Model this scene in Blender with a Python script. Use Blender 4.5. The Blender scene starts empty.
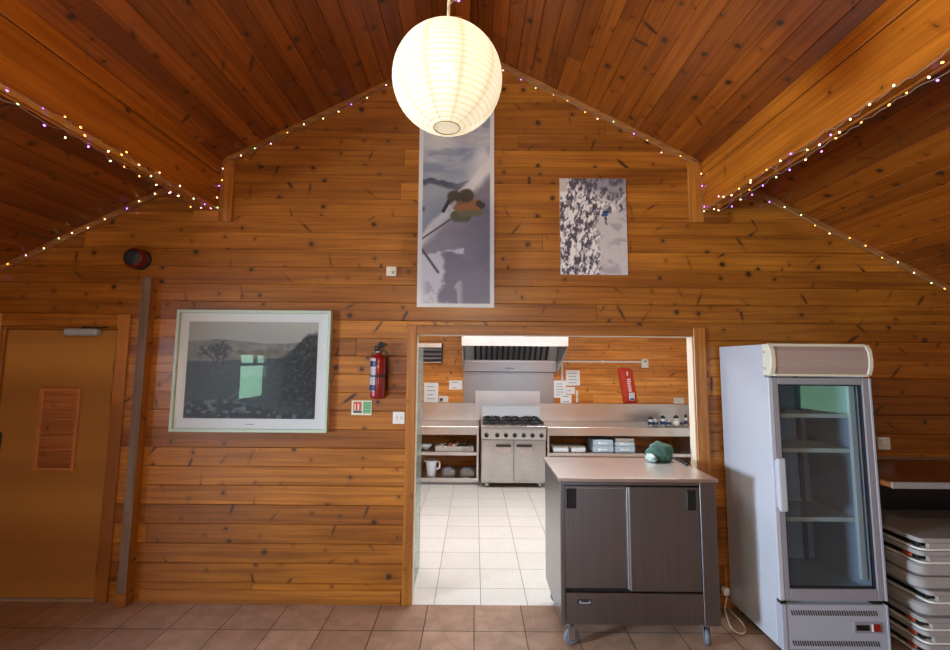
import bpy, bmesh, math, random
import numpy as np
from mathutils import Vector, Matrix
random.seed(7)
S = bpy.context.scene
GUIDE = False
KIT_W = 29.
FILL_W = 74.
COL = S.collection
PI = math.pi

# ------------------------------------------------------------------ materials
def lin(c):
    return tuple((x/12.92 if x <= .04045 else ((x+.055)/1.055)**2.4) for x in c)
def hexc(h):
    h = h.lstrip('#'); return lin([int(h[i:i+2], 16)/255 for i in (0, 2, 4)])
MATS = {}
def newmat(name):
    m = bpy.data.materials.new(name); m.use_nodes = True
    nt = m.node_tree; b = nt.nodes['Principled BSDF']
    MATS[name] = m
    return m, nt, b
def setin(b, **k):
    for n, v in k.items():
        n = n.replace('_', ' ')
        if n in b.inputs:
            if hasattr(b.inputs[n].default_value, '__len__') and len(v) == 3: v = (*v, 1)
            b.inputs[n].default_value = v
def L(nt, a, b): nt.links.new(a, b)
def N(nt, t, **k):
    n = nt.nodes.new(t)
    for a, v in k.items(): setattr(n, a, v)
    return n
def mth(nt, op, a, b=None, c=None):
    n = N(nt, 'ShaderNodeMath', operation=op)
    for i, x in enumerate((a, b, c)):
        if x is None: continue
        if isinstance(x, (int, float)): n.inputs[i].default_value = x
        else: L(nt, x, n.inputs[i])
    return n.outputs[0]
def mixc(nt, fac, a, b, mode='MIX'):
    n = N(nt, 'ShaderNodeMix', data_type='RGBA', blend_type=mode)
    for i, x in ((0, fac), (6, a), (7, b)):
        if isinstance(x, (int, float)): n.inputs[i].default_value = x
        elif isinstance(x, tuple): n.inputs[i].default_value = (*x, 1) if len(x) == 3 else x
        else: L(nt, x, n.inputs[i])
    return n.outputs[2]
def smooth(nt, x, lo, hi, a=0., b=1.):
    n = N(nt, 'ShaderNodeMapRange', interpolation_type='SMOOTHSTEP')
    L(nt, x, n.inputs[0])
    for i, v in ((1, lo), (2, hi), (3, a), (4, b)):
        if isinstance(v, (int, float)): n.inputs[i].default_value = v
        else: L(nt, v, n.inputs[i])
    return n.outputs[0]
def plain(name, col, rough=.5, metal=0., noise=.06, scale=40., bump=0., spec=.5, coat=0.):
    """a surface with slight procedural mottling"""
    m, nt, b = newmat(name)
    col = hexc(col) if isinstance(col, str) else col
    tc = N(nt, 'ShaderNodeTexCoord'); nz = N(nt, 'ShaderNodeTexNoise'); nz.inputs['Scale'].default_value = scale
    nz.inputs['Detail'].default_value = 4
    L(nt, tc.outputs['Object'], nz.inputs['Vector'])
    d = tuple(x*(1-noise*2) for x in col); l = tuple(min(1, x*(1+noise)) for x in col)
    L(nt, mixc(nt, nz.outputs['Fac'], d, l), b.inputs['Base Color'])
    setin(b, Roughness=rough, Metallic=metal, Specular_IOR_Level=spec, Coat_Weight=coat)
    if noise > 0: L(nt, smooth(nt, nz.outputs['Fac'], .3, .7, max(0, rough-.012), min(1, rough+.012)), b.inputs['Roughness'])
    if bump:
        bp = N(nt, 'ShaderNodeBump'); bp.inputs['Strength'].default_value = bump; bp.inputs['Distance'].default_value = .002
        L(nt, nz.outputs['Fac'], bp.inputs['Height']); L(nt, bp.outputs[0], b.inputs['Normal'])
    return m
def emit(name, col, s):
    m, nt, b = newmat(name)
    setin(b, Base_Color=col, Emission_Color=col, Emission_Strength=s, Roughness=.4)
    if name.startswith('fairy'): m.cycles.emission_sampling = 'NONE'
    return m

def wood(name, light, dark, knots=1., rough=.38, knot=(.030, .011, .004), var=.9, coat=.15, kprob=.45, spike=.25):
    m, nt, b = newmat(name)
    uv = N(nt, 'ShaderNodeUVMap'); at = N(nt, 'ShaderNodeAttribute', attribute_name='rnd')
    rnd = at.outputs['Fac']
    def nz(sx, sy, det=4, dist=0.):
        mp = N(nt, 'ShaderNodeMapping'); mp.inputs['Scale'].default_value = (sx, sy, 1)
        L(nt, uv.outputs[0], mp.inputs[0])
        n = N(nt, 'ShaderNodeTexNoise', noise_dimensions='2D'); n.inputs['Scale'].default_value = 1
        n.inputs['Detail'].default_value = det; n.inputs['Distortion'].default_value = dist
        L(nt, mp.outputs[0], n.inputs['Vector']); return n.outputs['Fac']
    fine = nz(2.5, 150, 5); bands = nz(.7, 28, 3, .6); blotch = nz(1.6, 5, 2)
    base = mixc(nt, mth(nt, 'MULTIPLY', rnd, var), light, dark)
    g = smooth(nt, bands, .35, .72, 1.06, .70)
    g = mth(nt, 'MULTIPLY', g, smooth(nt, fine, .3, .75, 1.08, .80))
    g = mth(nt, 'MULTIPLY', g, smooth(nt, blotch, .25, .8, 1.1, .84))
    gc = N(nt, 'ShaderNodeCombineColor')
    L(nt, g, gc.inputs[0]); L(nt, mth(nt, 'POWER', g, 1.25), gc.inputs[1]); L(nt, mth(nt, 'POWER', g, 1.5), gc.inputs[2])
    col = mixc(nt, 1., base, gc.outputs[0], 'MULTIPLY')
    # knots
    kx, ky = 4.2, 8.5
    mp = N(nt, 'ShaderNodeMapping'); mp.inputs['Scale'].default_value = (kx, ky, 1); L(nt, uv.outputs[0], mp.inputs[0])
    vo = N(nt, 'ShaderNodeTexVoronoi', voronoi_dimensions='2D'); vo.inputs['Scale'].default_value = 1
    L(nt, mp.outputs[0], vo.inputs['Vector'])
    sb = N(nt, 'ShaderNodeVectorMath', operation='SUBTRACT'); L(nt, mp.outputs[0], sb.inputs[0]); L(nt, vo.outputs['Position'], sb.inputs[1])
    dv = N(nt, 'ShaderNodeVectorMath', operation='DIVIDE'); L(nt, sb.outputs[0], dv.inputs[0]); dv.inputs[1].default_value = (kx, ky, 1)
    sc = N(nt, 'ShaderNodeSeparateColor'); L(nt, vo.outputs['Color'], sc.inputs[0])
    # some knots are cut lengthwise: long slanted spikes
    vr = N(nt, 'ShaderNodeVectorRotate', rotation_type='Z_AXIS'); L(nt, dv.outputs[0], vr.inputs['Vector'])
    L(nt, mth(nt, 'MULTIPLY', mth(nt, 'SUBTRACT', sc.outputs[2], .5), 2.2), vr.inputs['Angle'])
    sq = N(nt, 'ShaderNodeVectorMath', operation='MULTIPLY'); L(nt, vr.outputs[0], sq.inputs[0])
    cb = N(nt, 'ShaderNodeCombineXYZ'); spk = mth(nt, 'GREATER_THAN', mth(nt, 'FRACT', mth(nt, 'MULTIPLY', sc.outputs[2], 7.3)), 1-spike)
    L(nt, mth(nt, 'ADD', 1., mth(nt, 'MULTIPLY', spk, .9)), cb.inputs[0]); L(nt, mth(nt, 'SUBTRACT', 1., mth(nt, 'MULTIPLY', spk, .72)), cb.inputs[1])
    L(nt, cb.outputs[0], sq.inputs[1])
    ln = N(nt, 'ShaderNodeVectorMath', operation='LENGTH'); L(nt, sq.outputs[0], ln.inputs[0])
    wob = nz(60, 60, 2)
    d = mth(nt, 'ADD', ln.outputs['Value'], mth(nt, 'MULTIPLY', mth(nt, 'SUBTRACT', wob, .5), .016))
    big = mth(nt, 'GREATER_THAN', sc.outputs[0], 1-kprob)
    r = mth(nt, 'MULTIPLY', big, mth(nt, 'ADD', .005*knots, mth(nt, 'MULTIPLY', mth(nt, 'POWER', sc.outputs[1], 2.), .013*knots)))
    core = smooth(nt, mth(nt, 'SUBTRACT', d, r), -.004, .003, 1., 0.)
    halo = mth(nt, 'MULTIPLY', big, smooth(nt, mth(nt, 'SUBTRACT', d, r), 0., .03, .45, 0.))
    col = mixc(nt, mth(nt, 'MULTIPLY', halo, .8), col, tuple(x*.45 for x in dark))
    col = mixc(nt, mth(nt, 'MULTIPLY', core, .93), col, knot)
    L(nt, col, b.inputs['Base Color'])
    setin(b, Roughness=rough, Coat_Weight=coat, Coat_Roughness=.25)
    bp = N(nt, 'ShaderNodeBump'); bp.inputs['Strength'].default_value = .12; bp.inputs['Distance'].default_value = .003
    L(nt, mth(nt, 'ADD', fine, mth(nt, 'MULTIPLY', core, -.4)), bp.inputs['Height']); L(nt, bp.outputs[0], b.inputs['Normal'])
    return m

def tiles(name, ca, cb_, grout, px, py, ox, oy, rough, blot, mortar=.0035):
    m, nt, b = newmat(name)
    ge = N(nt, 'ShaderNodeNewGeometry'); mp = N(nt, 'ShaderNodeMapping')
    mp.inputs['Location'].default_value = (-ox, -oy, 0); L(nt, ge.outputs['Position'], mp.inputs[0])
    br = N(nt, 'ShaderNodeTexBrick', offset=0., squash=1.)
    for k, v in (('Scale', 1.), ('Mortar Size', mortar), ('Mortar Smooth', .3), ('Bias', 0.), ('Brick Width', px), ('Row Height', py)): br.inputs[k].default_value = v
    br.inputs['Color1'].default_value = (*ca, 1); br.inputs['Color2'].default_value = (*cb_, 1); br.inputs['Mortar'].default_value = (*grout, 1)
    L(nt, mp.outputs[0], br.inputs['Vector'])
    n1 = N(nt, 'ShaderNodeTexNoise'); n1.inputs['Scale'].default_value = 7; n1.inputs['Detail'].default_value = 6; n1.inputs['Roughness'].default_value = .65
    L(nt, ge.outputs['Position'], n1.inputs['Vector'])
    n2 = N(nt, 'ShaderNodeTexNoise'); n2.inputs['Scale'].default_value = 60; n2.inputs['Detail'].default_value = 3
    L(nt, ge.outputs['Position'], n2.inputs['Vector'])
    g = mth(nt, 'MULTIPLY', smooth(nt, n1.outputs['Fac'], .3, .7, 1-blot, 1+blot*.7), smooth(nt, n2.outputs['Fac'], .3, .7, .94, 1.05))
    gc = N(nt, 'ShaderNodeCombineColor'); L(nt, g, gc.inputs[0]); L(nt, g, gc.inputs[1]); L(nt, mth(nt, 'POWER', g, 1.15), gc.inputs[2])
    L(nt, mixc(nt, 1., br.outputs['Color'], gc.outputs[0], 'MULTIPLY'), b.inputs['Base Color'])
    setin(b, Roughness=rough)
    bp = N(nt, 'ShaderNodeBump', invert=True); bp.inputs['Strength'].default_value = .6; bp.inputs['Distance'].default_value = .002
    L(nt, br.outputs['Fac'], bp.inputs['Height']); L(nt, bp.outputs[0], b.inputs['Normal'])
    return m

def steel(name, col, rough, sx=2, sz=180, blot=.12, metal=1.):
    m, nt, b = newmat(name)
    tc = N(nt, 'ShaderNodeTexCoord'); mp = N(nt, 'ShaderNodeMapping'); mp.inputs['Scale'].default_value = (sx, sx, sz)
    L(nt, tc.outputs['Object'], mp.inputs[0])
    n = N(nt, 'ShaderNodeTexNoise'); n.inputs['Scale'].default_value = 1; n.inputs['Detail'].default_value = 3; L(nt, mp.outputs[0], n.inputs['Vector'])
    n2 = N(nt, 'ShaderNodeTexNoise'); n2.inputs['Scale'].default_value = 5; n2.inputs['Detail'].default_value = 4; L(nt, tc.outputs['Object'], n2.inputs['Vector'])
    g = mth(nt, 'MULTIPLY', smooth(nt, n.outputs['Fac'], .3, .7, .93, 1.05), smooth(nt, n2.outputs['Fac'], .3, .75, 1., 1-blot))
    L(nt, mixc(nt, g, (0, 0, 0), col), b.inputs['Base Color'])
    setin(b, Metallic=metal)
    setin(b, Roughness=rough)
    return m

def glassmat(name, tint=(1, 1, 1), refl=1., ior=1.5):
    m, nt, b = newmat(name); nt.nodes.remove(b)
    o = nt.nodes['Material Output']
    fr = N(nt, 'ShaderNodeFresnel'); fr.inputs['IOR'].default_value = ior
    tr = N(nt, 'ShaderNodeBsdfTransparent'); tr.inputs[0].default_value = (*tint, 1)
    gl = N(nt, 'ShaderNodeBsdfGlossy'); gl.inputs['Roughness'].default_value = .0
    mx = N(nt, 'ShaderNodeMixShader')
    ge = N(nt, 'ShaderNodeNewGeometry')
    fac = mth(nt, 'MULTIPLY', mth(nt, 'MULTIPLY', fr.outputs[0], refl), mth(nt, 'SUBTRACT', 1., ge.outputs['Backfacing']))
    L(nt, fac, mx.inputs[0]); L(nt, tr.outputs[0], mx.inputs[1]); L(nt, gl.outputs[0], mx.inputs[2]); L(nt, mx.outputs[0], o.inputs[0])
    return m
def painted_mat(name, rough=.5, coat=0.):
    m, nt, b = newmat(name)
    a = N(nt, 'ShaderNodeAttribute', attribute_name='paint'); L(nt, a.outputs['Color'], b.inputs['Base Color'])
    setin(b, Roughness=rough, Coat_Weight=coat, Coat_Roughness=.02)
    return m

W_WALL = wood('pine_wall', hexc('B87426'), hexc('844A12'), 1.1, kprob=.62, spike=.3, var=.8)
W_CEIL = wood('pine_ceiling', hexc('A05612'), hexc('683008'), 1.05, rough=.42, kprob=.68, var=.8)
W_BEAM = wood('pine_beam', hexc('BE701C'), hexc('A65A12'), .9, kprob=.22)
W_TRIM = wood('pine_trim', hexc('BA782E'), hexc('985A1C'), .55, kprob=.3)
W_DOOR = wood('oak_veneer', hexc('B07A3A'), hexc('9C6628'), .01, kprob=.0, rough=.33, var=.3)
W_PANEL = wood('pine_panel', hexc('B9743F'), hexc('9C5C30'), .8)
W_KIT = wood('pine_kitchen_lit', hexc('EBA04A'), hexc('D4842E'), .9)  # same pine as the hall, colour lightened for the bright kitchen light
W_OLD = wood('weathered_edge', hexc('8F7868'), hexc('6C5748'), .5, kprob=.2, rough=.6, coat=0)
W_CNT = wood('counter_wood', hexc('8A5326'), hexc('774520'), .4, kprob=.1)
M_HALLT = tiles('terracotta_tiles', hexc('AC8C76'), hexc('9A7A66'), hexc('30261F'), .3265, .3265, .010, 3.0625-.3265*40, .36, .22)
M_KITT = tiles('cream_tiles', hexc('DEDCD8'), hexc('D7D4CF'), hexc('857E74'), .3325, .3225, .057-.3325*20, 3.610-.3225*20, .32, .03, .003)
M_STEEL = steel('brushed_steel', (.62, .61, .60), .26)
M_STEELD = steel('brushed_steel_cabinet', (.265, .275, .295), .28, 60, 1, .02)
M_STEELT = steel('steel_top_reflecting', (.68, .61, .58), .30, 4, 4, .04)  # pale pinkish colour stands in for reflected kitchen wood
M_STEELK = steel('kitchen_steel', (.68, .68, .68), .32, 3, 3, .03)
M_STEELS = steel('steel_wall_sheet', (.38, .38, .385), .30, 2, 2, .03)
M_WHITE = plain('white_enamel', '#B9BCC6', .28, coat=.2, noise=.0)
M_WHITE2 = plain('grey_white_enamel', '#A6A8B4', .35, noise=.0)
M_GREYP = plain('grey_plastic', '#8F8C94', .4)
M_MAUVE = plain('mauve_sign_panel', '#A8938A', .55, noise=.0)
M_CREAM = plain('cream_plastic', '#DDD6C2', .4)
M_WHITEP = plain('white_plastic', '#E6E4DE', .45, noise=.03)
M_BLACK = plain('black_plastic', '#0E0E10', .45)
M_IRON = plain('cast_iron', '#16171A', .55, noise=.15)
M_RED = plain('red_enamel', '#8C120D', .3, coat=.3)
M_REDBAG = plain('red_fabric', '#CC3A20', .6, bump=.3)
M_ORANGE = plain('orange_clip', '#B4441E', .5)
M_BLUEG = plain('castor_rubber', '#6A7078', .5)
M_GALV = steel('zinc_castor', (.6, .62, .66), .35, 30, 30)
M_TABLE = plain('table_plastic', '#A39D9B', .5, noise=.04)
M_TABTOP = plain('table_top_face', '#A08E80', .5, noise=.05)
M_CEILW = plain('white_paint', '#E4E2DC', .7)
M_RUBBER = plain('dark_grille', '#1B1E24', .6)
M_DSP = plain('display', '#08090A', .12)
M_SIREN = plain('siren_face', '#20262E', .5)
M_SIRED = plain('siren_red', '#6A0F10', .4)
M_BLUEB = plain('blue_pack', '#A9C4DA', .4, noise=.1, scale=25)
M_LBLUE = plain('light_pack', '#D6E0EA', .4)
M_BEIGE = plain('beige_pack', '#A9A49A', .5)
M_MINK = plain('mark_white', '#F4F6F8', .4, noise=.01)
M_INK = plain('ink', '#9EA6B6', .6)
M_PAPER = plain('paper', '#EEF0F2', .7, noise=.02)
M_GREEN = plain('green_cloth', '#4C7466', .8, noise=.25, scale=60, bump=.5)
M_GRASS = plain('grass', '#4E9A50', .9, noise=.25, scale=3.)
M_CLEAR = glassmat('clear_glass')
M_FGLASS = glassmat('fridge_glass', (.74, .80, .83), 1.15)
M_PICGL = glassmat('picture_glass', (.96, .97, .97), 1.5)
M_CORD = plain('cord', '#C9B79C', .5)
M_WIRE = plain('fairy_wire', '#A08C78', .4)
M_JAR = plain('jar_glass', '#C7CCD0', .15, noise=.1)

def acrylic(name):
    m, nt, b = newmat(name); nt.nodes.remove(b); o = nt.nodes['Material Output']
    tr = N(nt, 'ShaderNodeBsdfTransparent'); tr.inputs[0].default_value = (.72, .80, .78, 1)
    df = N(nt, 'ShaderNodeBsdfPrincipled'); setin(df, Base_Color=(.50, .58, .56), Roughness=.15)
    mx = N(nt, 'ShaderNodeMixShader'); mx.inputs[0].default_value = .45
    L(nt, tr.outputs[0], mx.inputs[1]); L(nt, df.outputs[0], mx.inputs[2]); L(nt, mx.outputs[0], o.inputs[0]); return m
M_ACR = acrylic('clear_acrylic')
M_PAINT = painted_mat('printed_matt', .45)
M_GLOSSP = painted_mat('printed_gloss', .3)

# ------------------------------------------------------------------ mesh builder
class MB:
    def __init__(s, *mats): s.bm = bmesh.new(); s.mats = list(mats)
    def mi(s, m):
        if m is None: return 0
        if m not in s.mats: s.mats.append(m)
        return s.mats.index(m)
    def box(s, x0, x1, y0, y1, z0, z1, mat=None, bev=.003, seg=1, rot=None):
        x0, x1 = min(x0, x1), max(x0, x1); y0, y1 = min(y0, y1), max(y0, y1); z0, z1 = min(z0, z1), max(z0, z1)
        t = bmesh.new()
        vs = [t.verts.new(p) for p in ((x0,y0,z0),(x1,y0,z0),(x1,y1,z0),(x0,y1,z0),(x0,y0,z1),(x1,y0,z1),(x1,y1,z1),(x0,y1,z1))]
        for f in ((0,3,2,1),(4,5,6,7),(0,1,5,4),(1,2,6,5),(2,3,7,6),(3,0,4,7)): t.faces.new([vs[i] for i in f])
        bev = min(bev, .45*min(x1-x0, y1-y0, z1-z0))
        if bev > 0: bmesh.ops.bevel(t, geom=t.edges[:], offset=bev, segments=seg, profile=.5, affect='EDGES')
        return s.merge(t, mat, rot)
    def merge(s, t, mat=None, M=None):
        k = s.mi(mat); mp = {}
        for v in t.verts: mp[v] = s.bm.verts.new(M @ v.co if M is not None else v.co)
        for f in t.faces:
            try:
                nf = s.bm.faces.new([mp[v] for v in f.verts]); nf.material_index = k; nf.smooth = f.smooth
            except ValueError: pass
        t.free(); return s
    def prism(s, pts, axis, a, b, mat=None, bev=0.):
        """extrude a polygon; axis x: pts are (y,z); y: (x,z); z: (x,y)"""
        t = bmesh.new()
        def P(p, d): return {'x': (d, p[0], p[1]), 'y': (p[0], d, p[1]), 'z': (p[0], p[1], d)}[axis]
        A = [t.verts.new(P(p, a)) for p in pts]; B = [t.verts.new(P(p, b)) for p in pts]; n = len(pts)
        t.faces.new(A[::-1]); t.faces.new(B)
        for i in range(n): t.faces.new([A[i], A[(i+1) % n], B[(i+1) % n], B[i]])
        bmesh.ops.recalc_face_normals(t, faces=t.faces[:])
        if bev: bmesh.ops.bevel(t, geom=t.edges[:], offset=bev, segments=1, affect='EDGES')
        return s.merge(t, mat)
    def lathe(s, prof, n=24, mat=None, M=None, cap=True, smooth=True):
        t = bmesh.new(); rings = []
        for r, z in prof:
            if r < 1e-6: rings.append([t.verts.new((0, 0, z))])
            else: rings.append([t.verts.new((r*math.cos(2*PI*i/n), r*math.sin(2*PI*i/n), z)) for i in range(n)])
        for a, b in zip(rings, rings[1:]):
            for i in range(n):
                j = (i+1) % n
                q = [a[i % len(a)], a[j % len(a)], b[j % len(b)], b[i % len(b)]]
                u = []
                for v in q:
                    if v not in u: u.append(v)
                if len(u) > 2:
                    f = t.faces.new(u); f.smooth = smooth
        if cap:
            for r in (rings[0], rings[-1]):
                if len(r) > 2: t.faces.new(r)
        bmesh.ops.recalc_face_normals(t, faces=t.faces[:])
        return s.merge(t, mat, M)
    def tube(s, pts, r, n=8, mat=None, closed=False):
        pts = [Vector(p) for p in pts]; t = bmesh.new(); rings = []
        up = Vector((0, 0, 1)); m = len(pts)
        for i, p in enumerate(pts):
            a = pts[(i-1) % m] if (i or closed) else p; b = pts[(i+1) % m] if (i < m-1 or closed) else p
            d = (b-a).normalized()
            if i == 0:
                x = d.orthogonal().normalized()
            else:
                x = (x - d*x.dot(d));  x = x.normalized() if x.length > 1e-6 else d.orthogonal().normalized()
            y = d.cross(x)
            rings.append([t.verts.new(p + r*(x*math.cos(2*PI*k/n) + y*math.sin(2*PI*k/n))) for k in range(n)])
        pr = list(zip(rings, rings[1:])) + ([(rings[-1], rings[0])] if closed else [])
        for a, b in pr:
            for k in range(n):
                f = t.faces.new([a[k], a[(k+1) % n], b[(k+1) % n], b[k]]); f.smooth = True
        if not closed: t.faces.new(rings[0][::-1]); t.faces.new(rings[-1])
        return s.merge(t, mat)
    def build(s, name, parent=None, loc=(0, 0, 0), rot=(0, 0, 0), wood_uv=None):
        bmesh.ops.recalc_face_normals(s.bm, faces=s.bm.faces[:])
        me = bpy.data.meshes.new(name)
        if wood_uv: board_uv(s.bm, wood_uv)
        s.bm.to_mesh(me); s.bm.free()
        for m in s.mats: me.materials.append(m)
        o = bpy.data.objects.new(name, me); COL.objects.link(o)
        o.location = loc; o.rotation_euler = rot
        if parent: o.parent = parent
        return o
def board_uv(bm, axis):
    """single timber: u along the grain axis"""
    uvl = bm.loops.layers.uv.new('UVMap'); cl = bm.loops.layers.float_color.new('rnd')
    ax = 'xyz'.index(axis); o = [i for i in range(3) if i != ax]
    ru, rv, r = random.random()*30, random.random()*30, random.random()
    for f in bm.faces:
        n = f.normal
        for l in f.loops:
            c = l.vert.co; k = o[0] if abs(n[o[0]]) < abs(n[o[1]]) else o[1]
            l[uvl].uv = (c[ax]+ru, c[k]+rv); l[cl] = (r, r, r, 1)
def empty(name, loc, rz=0.):
    o = bpy.data.objects.new(name, None); COL.objects.link(o); o.location = loc; o.rotation_euler = (0, 0, rz); o.empty_display_size = .1
    return o
def tag(o, label, cat, group=None):
    o['label'] = label; o['category'] = cat
    if group: o['group'] = group
    return o
def struct(o, label=None, cat=None):
    o['kind'] = 'structure'
    o['label'] = label or 'part of the room'; o['category'] = cat or 'room'
    return o
def sub(name, parent, mb, **k):
    """mesh given in world metres relative to parent's own origin"""
    return mb.build(name, parent, **k)
def copy_tree(o, parent=None):
    c = o.copy(); COL.objects.link(c)
    if parent: c.parent = parent
    for ch in list(o.children): copy_tree(ch, c)
    return c

# ------------------------------------------------------------------ boarding
def clip_half(poly, a, b, c):
    """keep a*u+b*v<=c"""
    out = []
    for i, p in enumerate(poly):
        q = poly[(i+1) % len(poly)]
        dp, dq = a*p[0]+b*p[1]-c, a*q[0]+b*q[1]-c
        if dp <= 0: out.append(p)
        if dp*dq < 0:
            t = dp/(dp-dq); out.append((p[0]+t*(q[0]-p[0]), p[1]+t*(q[1]-p[1])))
    return out
def rect_minus(rects, h):
    out = []
    for (a, b, c, d) in rects:
        x0, y0, x1, y1 = h
        if x1 <= a or x0 >= c or y1 <= b or y0 >= d: out.append((a, b, c, d)); continue
        if a < x0: out.append((a, b, x0, d))
        if x1 < c: out.append((x1, b, c, d))
        m0, m1 = max(a, x0), min(c, x1)
        if b < y0: out.append((m0, b, m1, y0))
        if y1 < d: out.append((m0, y1, m1, d))
    return out
def planks(name, u0, u1, v0, v1, pitch, O, U, V, Nn, mat, holes=(), half=(), thick=.018, seg=(1.6, 4.), seed=1, ch=.006, joint=.002, backing=0., back_mat=None):
    R = random.Random(seed); O, U, V, Nn = Vector(O), Vector(U), Vector(V), Vector(Nn)
    bm = bmesh.new(); uvl = bm.loops.layers.uv.new('UVMap'); cl = bm.loops.layers.float_color.new('rnd')
    def P(u, v, n): return O + U*u + V*v + Nn*n
    rows = math.ceil((v1-v0)/pitch - 1e-6)
    for k in range(rows):
        a, b = v0+k*pitch, min(v1, v0+(k+1)*pitch)
        u = u0
        ends = [u0]
        u = u0 + R.uniform(.3, seg[1])
        while u < u1-.3: ends.append(u); u += R.uniform(*seg)
        ends.append(u1)
        for s0, s1 in zip(ends, ends[1:]):
            rnd, ru, rv = R.random(), R.random()*40, R.random()*40
            rects = [(s0, a, s1, b)]
            for h in holes: rects = rect_minus(rects, h)
            for (p, q, r_, t) in rects:
                poly = [(p, q), (r_, q), (r_, t), (p, t)]
                for hp in half: poly = clip_half(poly, *hp) if poly else poly
                if len(poly) < 3: continue
                n = len(poly)
                def inset(pt):
                    x, y = pt
                    if abs(y-a) < 1e-5: y += ch
                    elif abs(y-b) < 1e-5: y -= ch*.35
                    if abs(x-s0) < 1e-5: x += joint
                    elif abs(x-s1) < 1e-5: x -= joint
                    return x, y
                r0 = [bm.verts.new(P(*pt, 0)) for pt in poly]; r1 = [bm.verts.new(P(*pt, thick-ch)) for pt in poly]
                r2 = [bm.verts.new(P(*inset(pt), thick)) for pt in poly]; pin = [inset(pt) for pt in poly]
                fs = [(r2, pin)]
                for i in range(n):
                    j = (i+1) % n
                    fs.append(([r0[i], r0[j], r1[j], r1[i]], [poly[i], poly[j], poly[j], poly[i]]))
                    fs.append(([r1[i], r1[j], r2[j], r2[i]], [poly[i], poly[j], pin[j], pin[i]]))
                for vs, uvs in fs:
                    try: f = bm.faces.new(vs)
                    except ValueError: continue
                    for l, w in zip(f.loops, uvs): l[uvl].uv = (w[0]+ru, w[1]-a+rv); l[cl] = (rnd, rnd, rnd, 1)
    mats = [mat]
    if backing:
        mats.append(back_mat or mat)
        rects = [(u0, v0, u1, v1)]
        for h in holes: rects = rect_minus(rects, h)
        for (p, q, r_, t) in rects:
            poly = [(p, q), (r_, q), (r_, t), (p, t)]
            for hp in half: poly = clip_half(poly, *hp) if poly else poly
            if len(poly) < 3: continue
            A = [bm.verts.new(P(*pt, 0.)) for pt in poly]; B = [bm.verts.new(P(*pt, -backing)) for pt in poly]
            F = [bm.faces.new(A), bm.faces.new(B)]
            for i in range(len(poly)):
                j = (i+1) % len(poly); F.append(bm.faces.new([A[i], A[j], B[j], B[i]]))
            for f in F: f.material_index = 1
    bmesh.ops.recalc_face_normals(bm, faces=bm.faces[:])
    me = bpy.data.meshes.new(name); bm.to_mesh(me); bm.free()
    for m in mats: me.materials.append(m)
    o = bpy.data.objects.new(name, me); COL.objects.link(o); return o

# ------------------------------------------------------------------ numbers of the room (metres; camera stands at x=0 y=0)
WY = 3.375                      # face of the boarded end wall
RX, RZ, SL = -.10, 4.235, .522   # ridge of the roof and slope
XL, XR, YB = -4.45, 4.25, -5.2
EL, ER = RZ-SL*(RX-XL), RZ-SL*(XR-RX)
OX0, OX1, OZ = -.435, 1.632, 1.915   # kitchen opening
BT = .12
halfs = [(-SL, 1, RZ-SL*RX), (SL, 1, RZ+SL*RX)]
DX0, DX1, DZ = -3.56, -2.66, 1.965    # door opening
struct(planks('wall_back', XL, XR, 0, 4.3, .1345, (0, WY+.018, 0), (1, 0, 0), (0, 0, 1), (0, -1, 0), W_WALL,
       holes=[(OX0, -1, OX1, OZ), (DX0, -1, DX1, DZ)], half=halfs, seed=11, backing=.065, back_mat=W_KIT, seg=(3., 6.)),
       'varnished horizontal pine board end wall with the kitchen opening', 'wall')
# side walls with two windows each, rear wall with two added for frontal light
WZ0, WZ1 = .90, 1.86
LW = [(-.35, 1.05), (-3.35, -1.95)]
RWS = [(-.75, .55), (-3.35, -1.95)]; WZR = 1.08
for nm, x, ws, zs, nx, sd in (('wall_left', XL, LW, WZ0, 1, 3), ('wall_right', XR, RWS, WZR, -1, 4)):
    e = EL if nx > 0 else ER
    struct(planks(nm, YB, WY+.1, 0, e+.06, .1345, (x-nx*.018, 0, 0), (0, 1, 0), (0, 0, 1), (nx, 0, 0), W_WALL,
           holes=[(a, zs, b, WZ1) for a, b in ws], seed=sd, backing=.14, back_mat=W_KIT), 'pine boarded side wall of the hall', 'wall')
RW = [(-2.6, -1.0), (1.0, 2.6)]
struct(planks('wall_front', XL, XR, 0, 4.3, .1345, (0, YB-.018, 0), (1, 0, 0), (0, 0, 1), (0, 1, 0), W_WALL,
       holes=[(a, WZ0, b, 2.05) for a, b in RW], half=halfs, seed=8, backing=.14, back_mat=W_KIT), 'pine boarded wall behind the viewer', 'wall')
# ceiling: two slopes
c = 1/math.hypot(1, SL); sl = Vector((c, 0, SL*c))
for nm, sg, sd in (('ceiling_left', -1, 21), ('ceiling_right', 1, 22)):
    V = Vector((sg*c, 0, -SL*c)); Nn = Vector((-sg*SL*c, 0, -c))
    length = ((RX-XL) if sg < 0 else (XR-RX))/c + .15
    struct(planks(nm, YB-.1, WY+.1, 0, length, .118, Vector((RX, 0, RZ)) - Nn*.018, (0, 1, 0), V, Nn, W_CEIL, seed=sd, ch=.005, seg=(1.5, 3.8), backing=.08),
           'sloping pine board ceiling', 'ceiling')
def slab(name, x0, x1, y0, y1, z0, z1, mat, label, cat, wuv=None, bev=.0):
    mb = MB(mat); mb.box(x0, x1, y0, y1, z0, z1, bev=bev); return struct(mb.build(name, wood_uv=wuv), label, cat)
slab('floor_hall', XL-.1, XR+.1, YB-.1, WY, -.12, 0, M_HALLT, 'brown terracotta tiled hall floor', 'floor')
KX0, KX1, KY0, KY1, KZ = -2.3, 3.45, 3.48, 7.1, 2.55
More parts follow.
